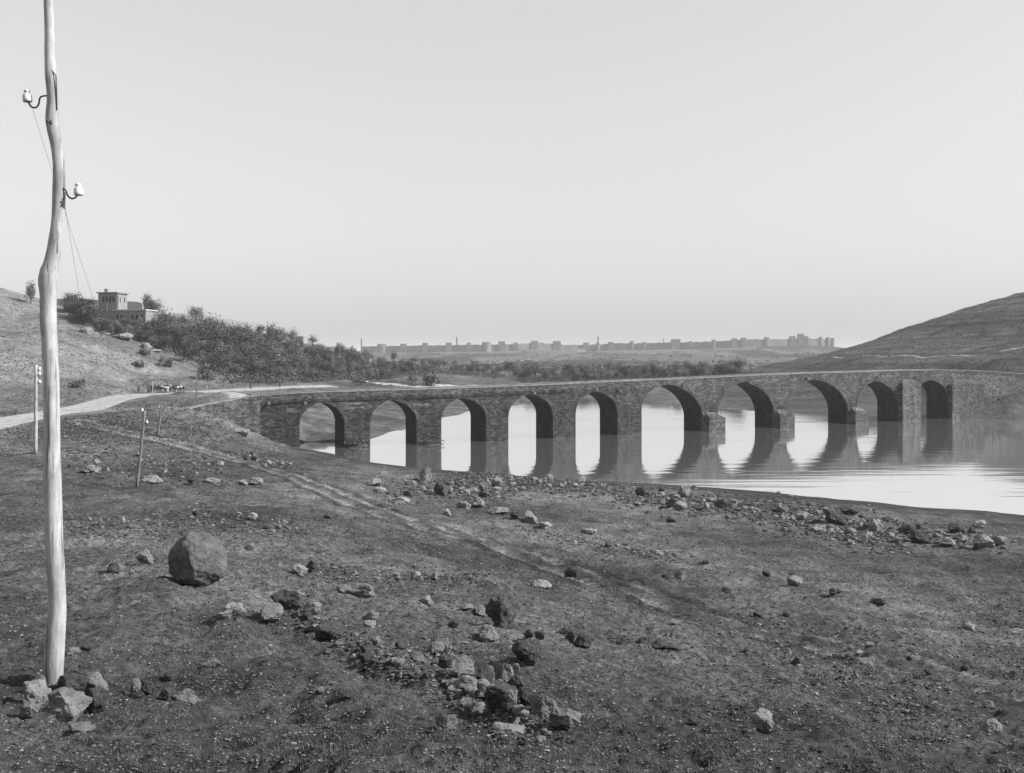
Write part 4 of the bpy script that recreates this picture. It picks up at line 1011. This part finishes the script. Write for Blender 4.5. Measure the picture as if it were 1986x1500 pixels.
LAND = [(150, 'left of the mansion'), (200, 'below the mansion tower'), (255, 'below the mansion wing'), (310, 'just right of the mansion'), (370, 'under the left half of ridge wall'), (440, 'under the right half of ridge wall'), (505, 'just past the ridge wall end'), (560, 'left of the square ruin'), (610, 'right of the square ruin'), (655, 'above the first arch'), (700, 'by the leftmost minaret'), (755, 'above the second arch'),
        (830, 'above the pier between second and third arch'), (900, 'above the third arch'), (960, 'between third and fourth arch'), (1027, 'above the fourth arch'), (1090, 'between fourth and fifth arch'), (1150, 'above the fifth arch'), (1215, 'between fifth and sixth arch'), (1290, 'above the sixth arch'), (1370, 'above the largest pier'), (1440, 'above the seventh arch')]
KIND = ['dark round', 'dark tall', 'grey spreading', 'dark narrow', 'dense grey', 'pale slender']
def tree_label(kd, px, py, zone):
    lm = min(LAND, key=lambda q: abs(q[0] - px))[1]
    if 'grove' in zone: return '%s tree in grove beyond bridge, %s' % (KIND[kd], lm)
    top = np.interp(px, [130, 300, 345, 470, 560, 640, 700, 760, 960], [614, 624, 640, 662, 672, 684, 694, 699, 730]); bot = np.interp(px, [130, 205, 330, 440, 600, 960], [630, 652, 692, 740, 742, 741])
    f = (py - top) / max(6, bot - top); row = 'on the skyline' if f < .25 else ('halfway down the slope' if f < .65 else 'at the lower edge')
    return '%s wood tree %s, %s' % (KIND[kd], row, lm)
def in_poly(px, py, poly):
    c = np.zeros(len(px), bool); j = len(poly) - 1
    for i in range(len(poly)):
        xi, yi = poly[i]; xj, yj = poly[j]
        c ^= ((yi > py) != (yj > py)) & (px < (xj - xi) * (py - yi) / (yj - yi + 1e-9) + xi); j = i
    return c
def plant_zone(poly, n, hpx, label, group, kinds=(0, 1, 2, 3, 4, 5), mind=9, jit=.3, smin=.55, smax=1.5):
    P = np.array(poly); out_ = []; tries = 0
    while len(out_) < n and tries < 20000:
        tries += 1; p = (random.uniform(P[:, 0].min(), P[:, 0].max()), random.uniform(P[:, 1].min(), P[:, 1].max()))
        if not in_poly(np.array([p[0]]), np.array([p[1]]), poly)[0]: continue
        if any(abs(p[0] - q[0]) < mind and abs(p[1] - q[1]) < mind * .55 for q in out_): continue
        out_.append(p)
    X, Y, Z, ok = hit([p[0] for p in out_], [p[1] for p in out_])
    for x, y, g in zip(X, Y, ok):
        if not g: continue
        q_ = CX + FPX * x / y; s = np.clip((24 if 178 < q_ < 306 else hpx * (1 if q_ < 540 or q_ > 690 else .68)) * random.uniform(1 - jit, 1 + jit) * y / FPX / 6.4, smin, smax)
        kd = random.choice(kinds); tree(float(x), float(y), float(s), kd, tree_label(kd, CX + FPX * x / y, CAMZ * 0 + (HY + (CAMZ - float(H(x, y))) / y * FPX), label), group, random.uniform(0, 6.28), random.uniform(1.1, 1.6))
plant_zone([(125,616),(175,616),(190,634),(300,640),(345,640),(470,664),(470,700),(440,738),(390,716),(330,690),(262,664),(205,650),(150,628)], 64, 40, 'dark broadleaf tree in the wood on the slope below the mansion', 'wood on the slope below the mansion', (0, 1, 3, 4), 9, smax=2.2)
plant_zone([(470,664),(560,672),(640,684),(690,694),(690,738),(600,742),(520,744),(455,742)], 72, 38, 'tree in the middle of the wood between the mansion hill and the far bend of road', 'middle of the hillside wood', (0, 1, 2, 4, 5), 9, smax=2.4)
plant_zone([(690,696),(760,702),(850,712),(960,726),(985,731),(960,734),(860,724),(780,730),(740,737),(690,740)], 58, 17, 'low tree at the valley end of the wood above the left arches', 'valley end of the hillside wood', (0, 2, 4, 5), 8, smin=.4)
plant_zone([(985,728),(1080,733),(1180,733),(1300,728),(1440,726),(1440,737),(1300,740),(1150,742),(1010,742)], 66, 25, 'rounded tree in the riverside grove beyond the middle arches', 'riverside grove beyond the bridge', (0, 1, 2, 4), 10, smin=.5)
plant_zone([(122,604),(160,606),(186,628),(186,646),(150,628)], 12, 32, 'tree', 'wood on the slope below the mansion', (0, 1, 3), 6, smax=2.0)
plant_zone([(186,640),(300,646),(322,682),(262,664),(205,652)], 20, 26, 'tree', 'wood on the slope below the mansion', (0, 1, 3), 7, smax=1.6)
def one_tree(px, py, hpx, kind, label, sx=1.0):
    x, y, z, ok = hit(px, py); tree(float(x[0]), float(y[0]), hpx * float(y[0]) / FPX / 6.4, kind, label, None, random.random() * 6, sx)
one_tree(285, 617, 50, 3, 'tall dark tree with a thin spire standing right of the mansion tower', .8)
one_tree(298, 622, 42, 1, 'broad dark tree just right of the mansion wing', 1.2)
one_tree(380, 632, 38, 0, 'round-topped tree breaking the skyline right of the mansion hill', 1.1)
one_tree(504, 657, 28, 1, 'dome-shaped tree on the skyline at the end of the ridge wall', 1.0)
one_tree(548, 670, 30, 4, 'broad tree on the skyline left of the small square ruin', 1.0)
one_tree(606, 676, 24, 2, 'spreading pale tree on the skyline right of the small square ruin', 1.1)
one_tree(60, 590, 44, 5, 'thin pale tree on the ridge left of the crooked pole', 1.0)
one_tree(141, 588, 16, 5, 'tiny lone tree on the bare ridge beside the crooked pole', .8)
def bush(px, py, wpx, hpx, k, label, group=None, name='bush'):
    x, y, z, ok = hit(px, py); D = float(y[0]); o = bpy.data.objects.new(name, BUSH[k]); col.objects.link(o)
    o.location = (float(x[0]), D, float(z[0]) - .05); o.scale = (wpx * D / FPX / 2.1, wpx * D / FPX / 2.3, hpx * D / FPX / 1.25); o.rotation_euler = (0, 0, random.random() * 6)
    tag(o, label, 'bush', group)
for b in [(150,752,34,17,0,'dark bush by the foot of the bare slope beside the road'), (268,714,26,14,1,'left one of the dark bushes on the bare hillside'),
          (316,712,22,20,2,'middle round bush on the bare hillside'), (329,714,20,20,0,'right bush touching its round neighbour on the bare hillside'),
          (402,738,44,34,1,'pale bushy shrub at the right end of the bare hillside'), (450,744,36,20,2,'pale low shrub just above the road by the wood'),
          (832,752,34,34,0,'big round bush beside the far road above the second arch'), (352,702,24,12,0,'small bush on the ledge under the wood'),
          (280,690,26,14,2,'bush against the pale rock ledge on the hillside'), (800,742,20,16,2,'bush left of the big round one by the far road')]: bush(*b)
for px, py, wx, hx, lb in ((238,660,48,16,'overhanging pale rock ledge on the hillside below the mansion'), (168,648,28,16,'pale crag at the left end of the hillside ledges'), (283,678,26,16,'pale round crag at the right end of the hillside ledges'), (300,684,30,8,'flat pale ledge just below the right-hand crag'), (203,652,28,10,'small pale ledge between the two hillside crags')):
    stone('crag', px, py, wx * .85, hx * .8, 'g', lb, 'crag', sink=.35)
for px, wm_, hm_, k, lm, lb in ((692, 3.0, .5, 1, 'low mound of rubble round the first pier foot under a bushy tuft', 'bushy tuft growing at the foot of the first pier'), (836, 3.4, .3, 2, 'flat mound of rubble at the second pier foot', 'low weeds on the rubble at the foot of the second pier')):
    q = bp(s_of(px), .9, -.25); o = bpy.data.objects.new('rubble_mound', RT[k]); col.objects.link(o); o.location = q; o.scale = (wm_, 1.6, hm_ + .25); o.material_slots[0].link = 'OBJECT'; o.material_slots[0].material = M_rock['d']; o.rotation_euler = (0, 0, R(28)); tag(o, lm, 'rubble mound')
    o = bpy.data.objects.new('bush', BUSH[k]); col.objects.link(o); o.location = (q[0], q[1], .25); o.scale = (wm_ * .5, .9, 1.15 if k == 1 else .5); o.rotation_euler = (0, 0, R(28)); tag(o, lb, 'bush')
# valley scrub beyond the river: far bushes nobody could count
n = 2600; sp = rng.uniform(720, 1660, n); sD = np.exp(rng.uniform(math.log(640), math.log(2100), n)); kk = fbm(sp * .02, np.log(sD) * 9, 3, 401) > -.05; sp, sD = sp[kk], sD[kk]
sx_ = (sp - CX) / FPX * sD; szz = np.array([PH(a, b) for a, b in zip(sp, sD)])
sc = scatter('far_scrub', sx_, sD, szz, rng.uniform(1.5, 4.5, len(sp)), 2, .035, .07, (.45, .9)); tag(sc, kind='stuff')

def undergrowth(polys, n, leaf, hgt):
    pts = []
    for poly in polys:
        P = np.array(poly); q = np.c_[rng.uniform(P[:, 0].min(), P[:, 0].max(), n), rng.uniform(P[:, 1].min(), P[:, 1].max(), n)]; pts.append(q[in_poly_v(q[:, 0], q[:, 1], poly)])
    q = np.concatenate(pts); X, Y, Z, ok = hit(q[:, 0], q[:, 1]); X, Y, Z = X[ok], Y[ok], Z[ok]; K = 40
    n = len(X); r = rng.uniform(.5, 1.3, (n, 1)) * hgt
    c = np.stack([X[:, None] + rng.normal(size=(n, K)) * r, Y[:, None] + rng.normal(size=(n, K)) * r, Z[:, None] + np.abs(rng.normal(size=(n, K))) * r * .8], -1).reshape(-1, 3)
    m_ = len(c); a = rng.normal(size=(m_, 3)); a /= np.linalg.norm(a, axis=1)[:, None]; b = np.cross(a, rng.normal(size=(m_, 3))); b /= np.linalg.norm(b, axis=1)[:, None]; s = leaf * rng.uniform(.6, 1.4, (m_, 1))
    V_ = np.stack([c - a * s, c - b * s * .6, c + a * s, c + b * s * .6], 1).reshape(-1, 3)
    me = mesh_np('undergrowth', V_, np.arange(len(V_)).reshape(-1, 4), False); t = np.repeat(np.repeat(rng.uniform(.03, .1, n), K) * rng.uniform(.7, 1.3, m_), 4)
    a_ = me.attributes.new('tone', 'FLOAT', 'POINT'); a_.data.foreach_set('value', t.astype(np.float32)); tag(link('undergrowth', me, None, M_leaf), kind='stuff')
def in_poly_v(px, py, poly): return in_poly(px, py, poly)
undergrowth([[(125,618),(180,618),(190,638),(300,642),(345,640),(470,664),(470,700),(450,738),(390,712),(330,688),(262,660),(205,648),(150,626)],
             [(470,664),(560,672),(640,684),(690,694),(690,738),(600,742),(520,744),(455,742)], [(690,700),(760,704),(850,714),(960,728),(985,731),(960,735),(860,726),(780,732),(740,738),(690,740)],
             [(985,730),(1080,734),(1440,728),(1440,738),(1300,741),(1150,743),(1010,743)]], 1500, .22, 1.1)

# ------------------------------------------------------------------ mansion, ridge wall, ruins
def arched(m, x, y, z, w, h, t=.12):
    pts = [(x - w/2, z), (x + w/2, z), (x + w/2, z + h * .68)] + [(x + w/2 * math.cos(a), z + h * .68 + h * .32 * math.sin(a)) for a in (R(30), R(60), R(90), R(120), R(150))] + [(x - w/2, z + h * .68)]
    k = len(pts); n = len(m.v); m.v += [(a, y, b) for a, b in pts] + [(a, y + t, b) for a, b in pts]
    m.f.append([n + i for i in range(k)]); m.f.append([n + k + i for i in range(k)][::-1])
    for i in range(k): j = (i + 1) % k; m.f.append([n + j, n + i, n + k + i, n + k + j])
x, y, z, ok = hit(213, 640); MD = 335.0
ms = empty('mansion', (float((209 - CX) / FPX * MD), MD, CAMZ - (622 - HY) / FPX * MD), R(-9)); Kp = MD / FPX
tag(ms, 'stone mansion with a square flat-roofed tower and low arched wing above the trees', 'mansion')
m = MB(); m.box(-20*Kp, 19*Kp, 0, 6.5, -6, 53*Kp); m.build('tower', M_mansion, ms)
m = MB(); m.box(-23*Kp, 22*Kp, -.6, 7.1, 53*Kp + .003, 55*Kp); m.build('tower_roof', M_mansion, ms)
m = MB(); m.box(-14*Kp, -9*Kp, 2, 3, 55*Kp + .003, 61*Kp); m.box(-15*Kp, -8*Kp, 1.9, 3.1, 61*Kp + .003, 62*Kp); m.build('chimney', M_mansion, ms)
for k in range(4):
    m = MB(); arched(m, (-9 + k * 7.0) * Kp, -.06, 36*Kp, 3.8*Kp, 11*Kp); m.build('window', M_dark, ms)
for k in range(2):
    m = MB(); arched(m, 0, -.06, 0, 2.6*Kp, 10*Kp); w_ = m.build('window', M_dark, ms); w_.location = (19*Kp + .02, 2.0 + k * 2.6, 36*Kp); w_.rotation_euler = (0, 0, R(90))
m = MB(); m.box(-2*Kp, -.5*Kp, -.1, .02, 18*Kp, 36*Kp); m.build('downpipe', M_plaster, ms)
m = MB(); m.box(19*Kp + .01, 86*Kp, -2.2, 4.5, -7, 18.5*Kp); m.build('wing', M_mansion, ms)
m = MB(); m.box(17*Kp, 88*Kp, -2.6, 4.8, 18.5*Kp + .003, 20.5*Kp); m.build('wing_roof', M_plaster, ms)
for xx in (28, 36, 59, 68, 79):
    m = MB(); arched(m, xx * Kp, -2.27, 1.5*Kp, 4.2*Kp, 9.5*Kp); m.build('window', M_dark, ms)
m = MB(); m.box(19.2*Kp, 19.8*Kp + .6, -.1, .05, 18*Kp, 50*Kp); m.build('corner_stones', M_plaster, ms)
def ridge_wall(name, pts, hpx, D, label, mat=M_hewn, jit=.25, cat='wall'):
    """thick rubble wall following plate points of its crest at distance D(px)"""
    m = MB(); L = []
    for (a, b) in zip(pts[:-1], pts[1:]):
        k = max(2, int((b[0] - a[0]) / 2))
        for i in range(k): L.append((a[0] + (b[0] - a[0]) * i / k, a[1] + (b[1] - a[1]) * i / k))
    L.append(pts[-1]); P0 = P10(L[0][0], L[0][1] + hpx, D(L[0][0])); n = 0
    for i, (x_, y_) in enumerate(L):
        d = D(x_); p = P10(x_, y_ + jit * (random.random() - .5) * 2, d) - P0; h = hpx * d / FPX
        for (yo, zz) in ((0, p.z - h - 3), (0, p.z), (1.2, p.z), (1.2, p.z - h - 3)): m.v.append((p.x, p.y + yo, zz))
    for i in range(len(L) - 1):
        for k in range(4): a = i * 4 + k; b = i * 4 + (k + 1) % 4; m.f.append([a, b, b + 4, a + 4][::-1])
    m.f.append([0, 1, 2, 3]); q = (len(L) - 1) * 4; m.f.append([q + 3, q + 2, q + 1, q])
    o = m.build(name, mat); o.location = P0; return tag(o, label, cat)
ridge_wall('rubble_wall', [(105,580),(150,578.5),(190,582)], 12, lambda p: 352.0, 'old wall along the ridge left of the mansion tower', mat=M_mansion)
ridge_wall('ruined_wall', [(236,585),(240,584.5),(262,585.5),(272,587),(276,590)], 22, lambda p: 360.0, 'ruined wall standing behind the mansion wing', mat=M_mansion, jit=.5)
ridge_wall('rubble_wall', [(326,606.5),(350,608),(380,612),(405,615.5),(440,619),(465,623),(478,626.5),(486,631)], 16, lambda p: 400 + (p - 330) * .45, 'long terrace wall crowning the ridge right of the mansion', mat=M_mansion, jit=.35)
ru = empty('ruined_tower', P10(581, 670, 520)); tag(ru, 'small square ruin poking above the wood on the skyline', 'ruin')
m = MB(); K5 = 520 / FPX; m.box(-8*K5, 7*K5, 0, 3.5, -3, 16*K5); m.build('wall', M_mansion, ru); m = MB(); m.box(-8.6*K5, 7.6*K5, -.2, 3.7, 16*K5 + .003, 17.5*K5); m.build('roof', M_mansion, ru)
m = MB(); arched(m, 0, -.05, 5*K5, 3*K5, 7*K5); m.build('window', M_dark, ru)
pr = empty('ruined_pillar', P10(718, 713, 430)); K5 = .215; tag(pr, 'pale broken wall with a pillar stump among the valley trees', 'ruin')
m = MB(); m.box(-1.6*K5, 1.6*K5, 0, .7, -3, 17*K5); m.build('pillar', M_plaster, pr); m = MB(); m.box(-14*K5, -1.6*K5, .1, .6, -3, 8*K5); m.box(-14*K5, -10*K5, .1, .6, 8*K5 + .002, 10*K5); m.build('wall', M_mansion, pr)

# ------------------------------------------------------------------ the walled city on the plateau
cw = empty('city_wall', (0, WD, 30)); CO = Vector(cw.location); tag(cw, 'long low city wall with many towers running along the far plateau edge', 'city wall')
def WDd(px): return WD + 40 * math.sin(px * .012)
m = MB(); L = [(px, float(np.interp(px, cpx, cpy)) + 1.5 * vn1(px * .11, 4) + 1.2 * vn1(px * .37, 9) + (.5 if int(px / 2.2) % 2 else 0)) for px in np.arange(700, 1619, 1.1)]
for (x_, y_) in L:
    p = P10(x_, y_, WDd(x_)) - CO
    for (yo, zz) in ((0, p.z - 22), (0, p.z), (5, p.z), (5, p.z - 22)): m.v.append((p.x, p.y + yo, zz))
for i in range(len(L) - 1):
    for k in range(4): a = i * 4 + k; b = i * 4 + (k + 1) % 4; m.f.append([a, b, b + 4, a + 4][::-1])
m.build('curtain_wall', M_cityw, cw)
for (x_, w_, up, k) in ((740,18,3.2,0),(782,12,3.2,1),(824,10,4,1),(870,11,4,1),(909,8,3,1),(943,17,4,0),(973,13,5,1),(1000,9,2,1),(1037,13,2.2,1),(1080,15,5,1),(1137,11,3.4,1),(1160,8,1.5,0),(1185,10,1.8,1),(1226,8,2.8,0),(1250,7,1.2,0),(1311,17,5,1),(1340,6,1.2,0),(1385,8,1.8,0),(1425,9,2.6,1),(1443,8,2.8,1),(1488,10,2.8,0),(1538,10,4.4,1),(1554,10,8,1),(1564,8,3,1),(1593,8,3.2,0),(1607,8,3.5,0),(1616,6,3,0)):
    D = WDd(x_) - 6; yt = float(np.interp(x_, cpx, cpy)) - up; K5 = D / FPX; p = P10(x_, yt, D) - CO; t = MB(); r = w_ * K5 / 2
    if k: t.box(p.x - r, p.x + r, p.y, p.y + 12, p.z - 26, p.z)
    else: t.tube([Vector((p.x, p.y + 6, p.z - 26)), Vector((p.x, p.y + 6, p.z - 10)), Vector((p.x, p.y + 6, p.z))], [r * 1.06, r, r], 14)
    for j in range(-2, 3): t.box(p.x + j * r * .42 - r * .13, p.x + j * r * .42 + r * .13, p.y + 1, p.y + 11, p.z + .003, p.z + 1.0)
    t.build('tower', M_cityw, cw)
def minaret(px, yb, yt, D, w_, label):
    o = empty('minaret', P10(px, yb, D)); K5 = D / FPX; h = (yb - yt) * K5; r = w_ * K5 / 2; tag(o, label, 'minaret')
    m = MB(); m.tube([Vector((0, 0, -6)), Vector((0, 0, h * .8))], [r * 1.1, r * .9], 10); m.build('shaft', M_cityw, o)
    m = MB(); m.tube([Vector((0, 0, h * .62)), Vector((0, 0, h * .66))], [r * 1.5, r * 1.7], 10); m.build('balcony', M_cityw, o)
    m = MB(); m.tube([Vector((0, 0, h * .8)), Vector((0, 0, h))], [r, r * .1], 10); m.build('spire', M_cityw, o)
minaret(1160, 672, 650, 2300, 3.0, 'tallest slender minaret rising above the middle of the city wall')
minaret(886, 672, 652, 2300, 3.0, 'slender minaret above the left part of the city wall')
minaret(1287, 668, 656, 2300, 1.8, 'faint thin minaret beside the widest middle tower of the city wall')
minaret(701, 676, 655, 1500, 2.6, 'minaret beside small buildings at the left end of the plateau')
def house(px, yb, wpx, hpx, D, label, mat=M_plaster, dp=7):
    K5 = D / FPX; z_ = PH(px, D) if D > 600 else CAMZ - (yb - HY) * K5; o = empty('house', ((px - CX) * K5, D, z_)); tag(o, label, 'house')
    m = MB(); m.box(-wpx*K5/2, wpx*K5/2, 0, dp, -4, hpx*K5); m.build('wall', mat, o)
    m = MB(); m.box(-wpx*K5/2 - .4, wpx*K5/2 + .4, -.4, dp + .4, hpx*K5 + .003, hpx*K5 + .5); m.build('roof', mat, o)
    for j in (-1, 1): m = MB(); m.box(j * wpx*K5*.22 - .6, j * wpx*K5*.22 + .6, -.06, .02, hpx*K5*.35, hpx*K5*.7); m.build('window', M_dark, o)
house(690, 670, 26, 5, 1480, 'low block of houses beside the leftmost minaret', M_cityw, 14)
house(1147, 693, 6, 6, 1500, 'small white house in the middle of the far valley slope')
house(1178, 695, 4, 5, 1480, 'smaller white house just right of the first one on the valley slope')
house(1303, 703, 7, 4, 1150, 'low white house on the far valley slope right of the grove')
house(1128, 674, 14, 5, 2120, 'pale low building under the city wall left of the tallest minaret')
house(948, 706, 7, 3.5, 1180, 'low pale house where the far plateau road climbs')
# pale roads climbing the plateau
def far_road(pts, wd):
    L = smooth_line(pts, 8); v = []
    for (px, D) in L:
        for s in (-1, 1): v.append((((px - CX) / FPX * D), D + s * wd, PH(px, D + s * wd) + .9))
    n = len(L); q = np.array([[2*i, 2*i+2, 2*i+3, 2*i+1] for i in range(n - 1)]); me = mesh_np('road', v, q, True); tag(link('road', me, None, M_road), kind='structure')
far_road([(935,1080),(960,1180),(990,1320),(1022,1480),(1030,1560)], 14)
far_road([(1030,1500),(1060,1400),(1085,1330)], 10)
far_road([(1030,1760),(1090,1790),(1150,1850)], 12)

# ------------------------------------------------------------------ people, pack animals and a carriage on the road
def skin_body(name, joints, edges, radii, mat, parent=None, sub=1):
    me = bpy.data.meshes.new(name); me.from_pydata([Vector(j) for j in joints], edges, []); me.update()
    bm = bmesh.new(); bm.from_mesh(me); ly = bm.verts.layers.skin.verify(); bm.verts.ensure_lookup_table()
    for v, r in zip(bm.verts, radii): v[ly].radius = (r, r) if not hasattr(r, '__len__') else r
    bm.verts[0][ly].use_root = True; bm.to_mesh(me); bm.free()
    tmp = bpy.data.objects.new('tmp', me); col.objects.link(tmp); tmp.modifiers.new('s', 'SKIN'); sd = tmp.modifiers.new('d', 'SUBSURF'); sd.levels = sd.render_levels = sub
    dg = bpy.context.evaluated_depsgraph_get(); dg.update(); em = bpy.data.meshes.new_from_object(tmp.evaluated_get(dg)); bpy.data.objects.remove(tmp, do_unlink=True)
    em.name = name; em.polygons.foreach_set('use_smooth', [True] * len(em.polygons)); em.materials.clear(); em.materials.append(mat); return link(name, em, parent)
def person(px, py, yaw, stride, label, scale=1.0, riding=None, robe=True):
    if riding is None:
        x, y, z, ok = hit(px, py); loc = (float(x[0]), float(y[0]), float(z[0]) + .15)
    else: loc = riding
    o = empty('person', loc, yaw); o.scale = (scale,) * 3
    s = stride
    J = [(0,0,.95),(0,0,1.15),(0,0,1.38),(0,0,1.50),(0,.01,1.66), (.10,0,.90),(.11,s*.5,.50),(.11,s*.8,.07),(.11,s*.8+.16,.03), (-.10,0,.90),(-.11,-s*.3,.50),(-.11,-s*.9,.09),(-.11,-s*.9+.15,.03),
         (.20,0,1.40),(.26,-.03-s*.3,1.13),(.27,.06-s*.2,.88), (-.20,0,1.40),(-.26,s*.3,1.13),(-.27,.08+s*.3,.90)]
    if riding is not None:
        for k, v in ((6,(.28,.22,.66)),(7,(.30,.12,.28)),(8,(.30,.26,.24)),(10,(-.28,.22,.66)),(11,(-.30,.12,.28)),(12,(-.30,.26,.24))): J[k] = v
    E = [(0,1),(1,2),(2,3),(3,4),(0,5),(5,6),(6,7),(7,8),(0,9),(9,10),(10,11),(11,12),(2,13),(13,14),(14,15),(2,16),(16,17),(17,18)]
    Rr = [.15,.14,.15,.06,.105,.10,.075,.05,.045,.10,.075,.05,.045,.07,.05,.04,.07,.05,.04]
    skin_body('body', J, E, Rr, M_cloth, o)
    if robe and riding is None:
        l = lathe([(.14, 1.42), (.20, 1.3), (.19, 1.0), (.25, .6), (.29, .32), (.27, .33)], 14); l.build('robe', M_cloth, o, True)
    l = lathe([(.0, 1.81), (.07, 1.80), (.12, 1.75), (.13, 1.70), (.115, 1.66)], 12); l.build('headcloth', M_clothl if random.random() < .3 else M_cloth, o, True)
    return tag(o, label, 'person')
def donkey(px, py, yaw, mat, label, group, pack=True, scale=1.0):
    x, y, z, ok = hit(px, py); o = empty('donkey', (float(x[0]), float(y[0]), float(z[0]) + .15), yaw); o.scale = (scale,) * 3
    J = [(0,0,.98),(0,.35,1.0),(0,.62,1.08),(0,.86,1.34),(0,1.02,1.42),(0,1.28,1.26), (0,-.42,1.02),(0,-.62,.98),(.02,-.72,.62),
         (.15,.52,.82),(.15,.53,.46),(.15,.50,.06),(-.15,.52,.82),(-.15,.60,.46),(-.15,.64,.06),
         (.16,-.52,.84),(.16,-.44,.60),(.16,-.62,.40),(.16,-.60,.06),(-.16,-.52,.84),(-.16,-.38,.60),(-.16,-.52,.40),(-.16,-.46,.06),(.06,1.0,1.60),(-.06,1.0,1.60)]
    E = [(0,1),(1,2),(2,3),(3,4),(4,5),(0,6),(6,7),(7,8),(2,9),(9,10),(10,11),(2,12),(12,13),(13,14),(6,15),(15,16),(16,17),(17,18),(6,19),(19,20),(20,21),(21,22),(4,23),(4,24)]
    Rr = [.25,.25,.21,.13,.12,.075,.24,.12,.03,.10,.055,.04,.10,.055,.04,.13,.08,.05,.04,.13,.08,.05,.04,.025,.025]
    skin_body('body', J, E, Rr, mat, o)
    if pack:
        for sd in (-1, 1):
            m = MB(); m.tube([Vector((sd*.36, -.3, 1.0)), Vector((sd*.40, 0, 1.02)), Vector((sd*.36, .3, 1.0))], [.17, .25, .17], 10, True, .3); m.build('pack', M_cloth if random.random() < .6 else M_clothl, o, True)
    return tag(o, label, 'donkey', group)
G = 'pack animals filing along the road'
xs_ = [303, 309, 315.5, 321, 327, 333, 339, 345, 351]
LB = ['pack donkey at the head of the file beside the upright rider', 'second dark pack donkey in the file on the road', 'third pack donkey, dark, in the file', 'pale donkey in the first half of the file', 'dark donkey in the middle of the file', 'dark donkey just ahead of the second pale one', 'second pale donkey of the file, further right', 'dark donkey next to last in the file', 'last dark donkey at the right end of the file']
for i, (xx, lb) in enumerate(zip(xs_, LB)):
    donkey(xx, 762.5 + random.uniform(-.6, .6), R(90 + random.uniform(-14, 14)), M_hidel if i in (3, 6) else M_hide, lb, G, i != 3, 1.0)
dk = donkey(299, 763.2, R(96), M_hide, 'donkey carrying a rider at the left end of the file', G, False, 1.05)
person(0, 0, R(96), 0, 'rider sitting upright on the leading donkey', 1.0, (dk.location.x, dk.location.y, dk.location.z + .18))
person(269, 763, R(90), .18, 'person walking alone ahead of the pack animals')
person(288, 763.5, R(85), .15, 'person on foot just in front of the leading donkey')
person(486, 757, R(-80), .16, 'walker in dark clothes on the road at the edge of the wood')
person(543, 753, R(-60), .2, 'walker in dark clothes on the road right of the first walker')
def carriage(px, py):
    x, y, z, ok = hit(px, py); o = empty('horse_carriage', (float(x[0]), float(y[0]), float(z[0]) + .15), R(100)); o.scale = (.85,) * 3
    tag(o, 'small dark covered carriage on the far bend of the road', 'carriage')
    m = MB(); m.box(-.6, .6, -.9, .7, .6, .95); m.build('wagon_bed', M_cloth, o)
    m = MB(); v = [(.64 * math.cos(R(a)), .95 + .95 * math.sin(R(a))) for a in range(0, 181, 20)]
    m.quad_strip([(a, -.95, b) for a, b in v], [(a, .45, b) for a, b in v]); m.quad_strip([(a * .94, -.95, b - .03) for a, b in v], [(a * .94, .45, b - .03) for a, b in v], True); m.face([(a, .45, b) for a, b in v]); m.build('hood', M_cloth, o)
    for sx in (-1, 1):
        for yy, r in ((-.6, .5), (.6, .42)):
            w_ = MB(); ring = [Vector((sx * .7, yy + r * math.cos(t * math.pi / 10), r + r * math.sin(t * math.pi / 10))) for t in range(21)]
            w_.tube(ring, .045, 6, False)
            for t in range(5): w_.tube([Vector((sx * .7, yy + r * math.cos(t * math.pi / 5), r + r * math.sin(t * math.pi / 5))), Vector((sx * .7, yy - r * math.cos(t * math.pi / 5), r - r * math.sin(t * math.pi / 5)))], .022, 5)
            w_.build('wheel', M_bark, o)
    for sx in (-1, 1): m = MB(); m.tube([Vector((sx * .35, .7, .7)), Vector((sx * .38, 2.7, .85))], .035, 6); m.build('shaft_pole', M_bark, o)
carriage(704, 748)
donkey(698, 748.6, R(100), M_hide, 'dark horse drawing the covered carriage', None, False, 1.0)

# ------------------------------------------------------------------ haze over the valley
hz = MB(); hz.box(-2600, 2600, -30, 8200, -4, 75)
hm = bpy.data.materials.new('valley_air'); hm.use_nodes = True; ht = hm.node_tree; ht.nodes.clear()
ho = ht.nodes.new('ShaderNodeOutputMaterial'); hv = ht.nodes.new('ShaderNodeVolumePrincipled')
hv.inputs['Color'].default_value = (.95, .95, .95, 1); hv.inputs['Density'].default_value = .00013; hv.inputs['Anisotropy'].default_value = 0.0
ht.links.new(hv.outputs[0], ho.inputs['Volume'])
tag(hz.build('haze', hm), kind='stuff')
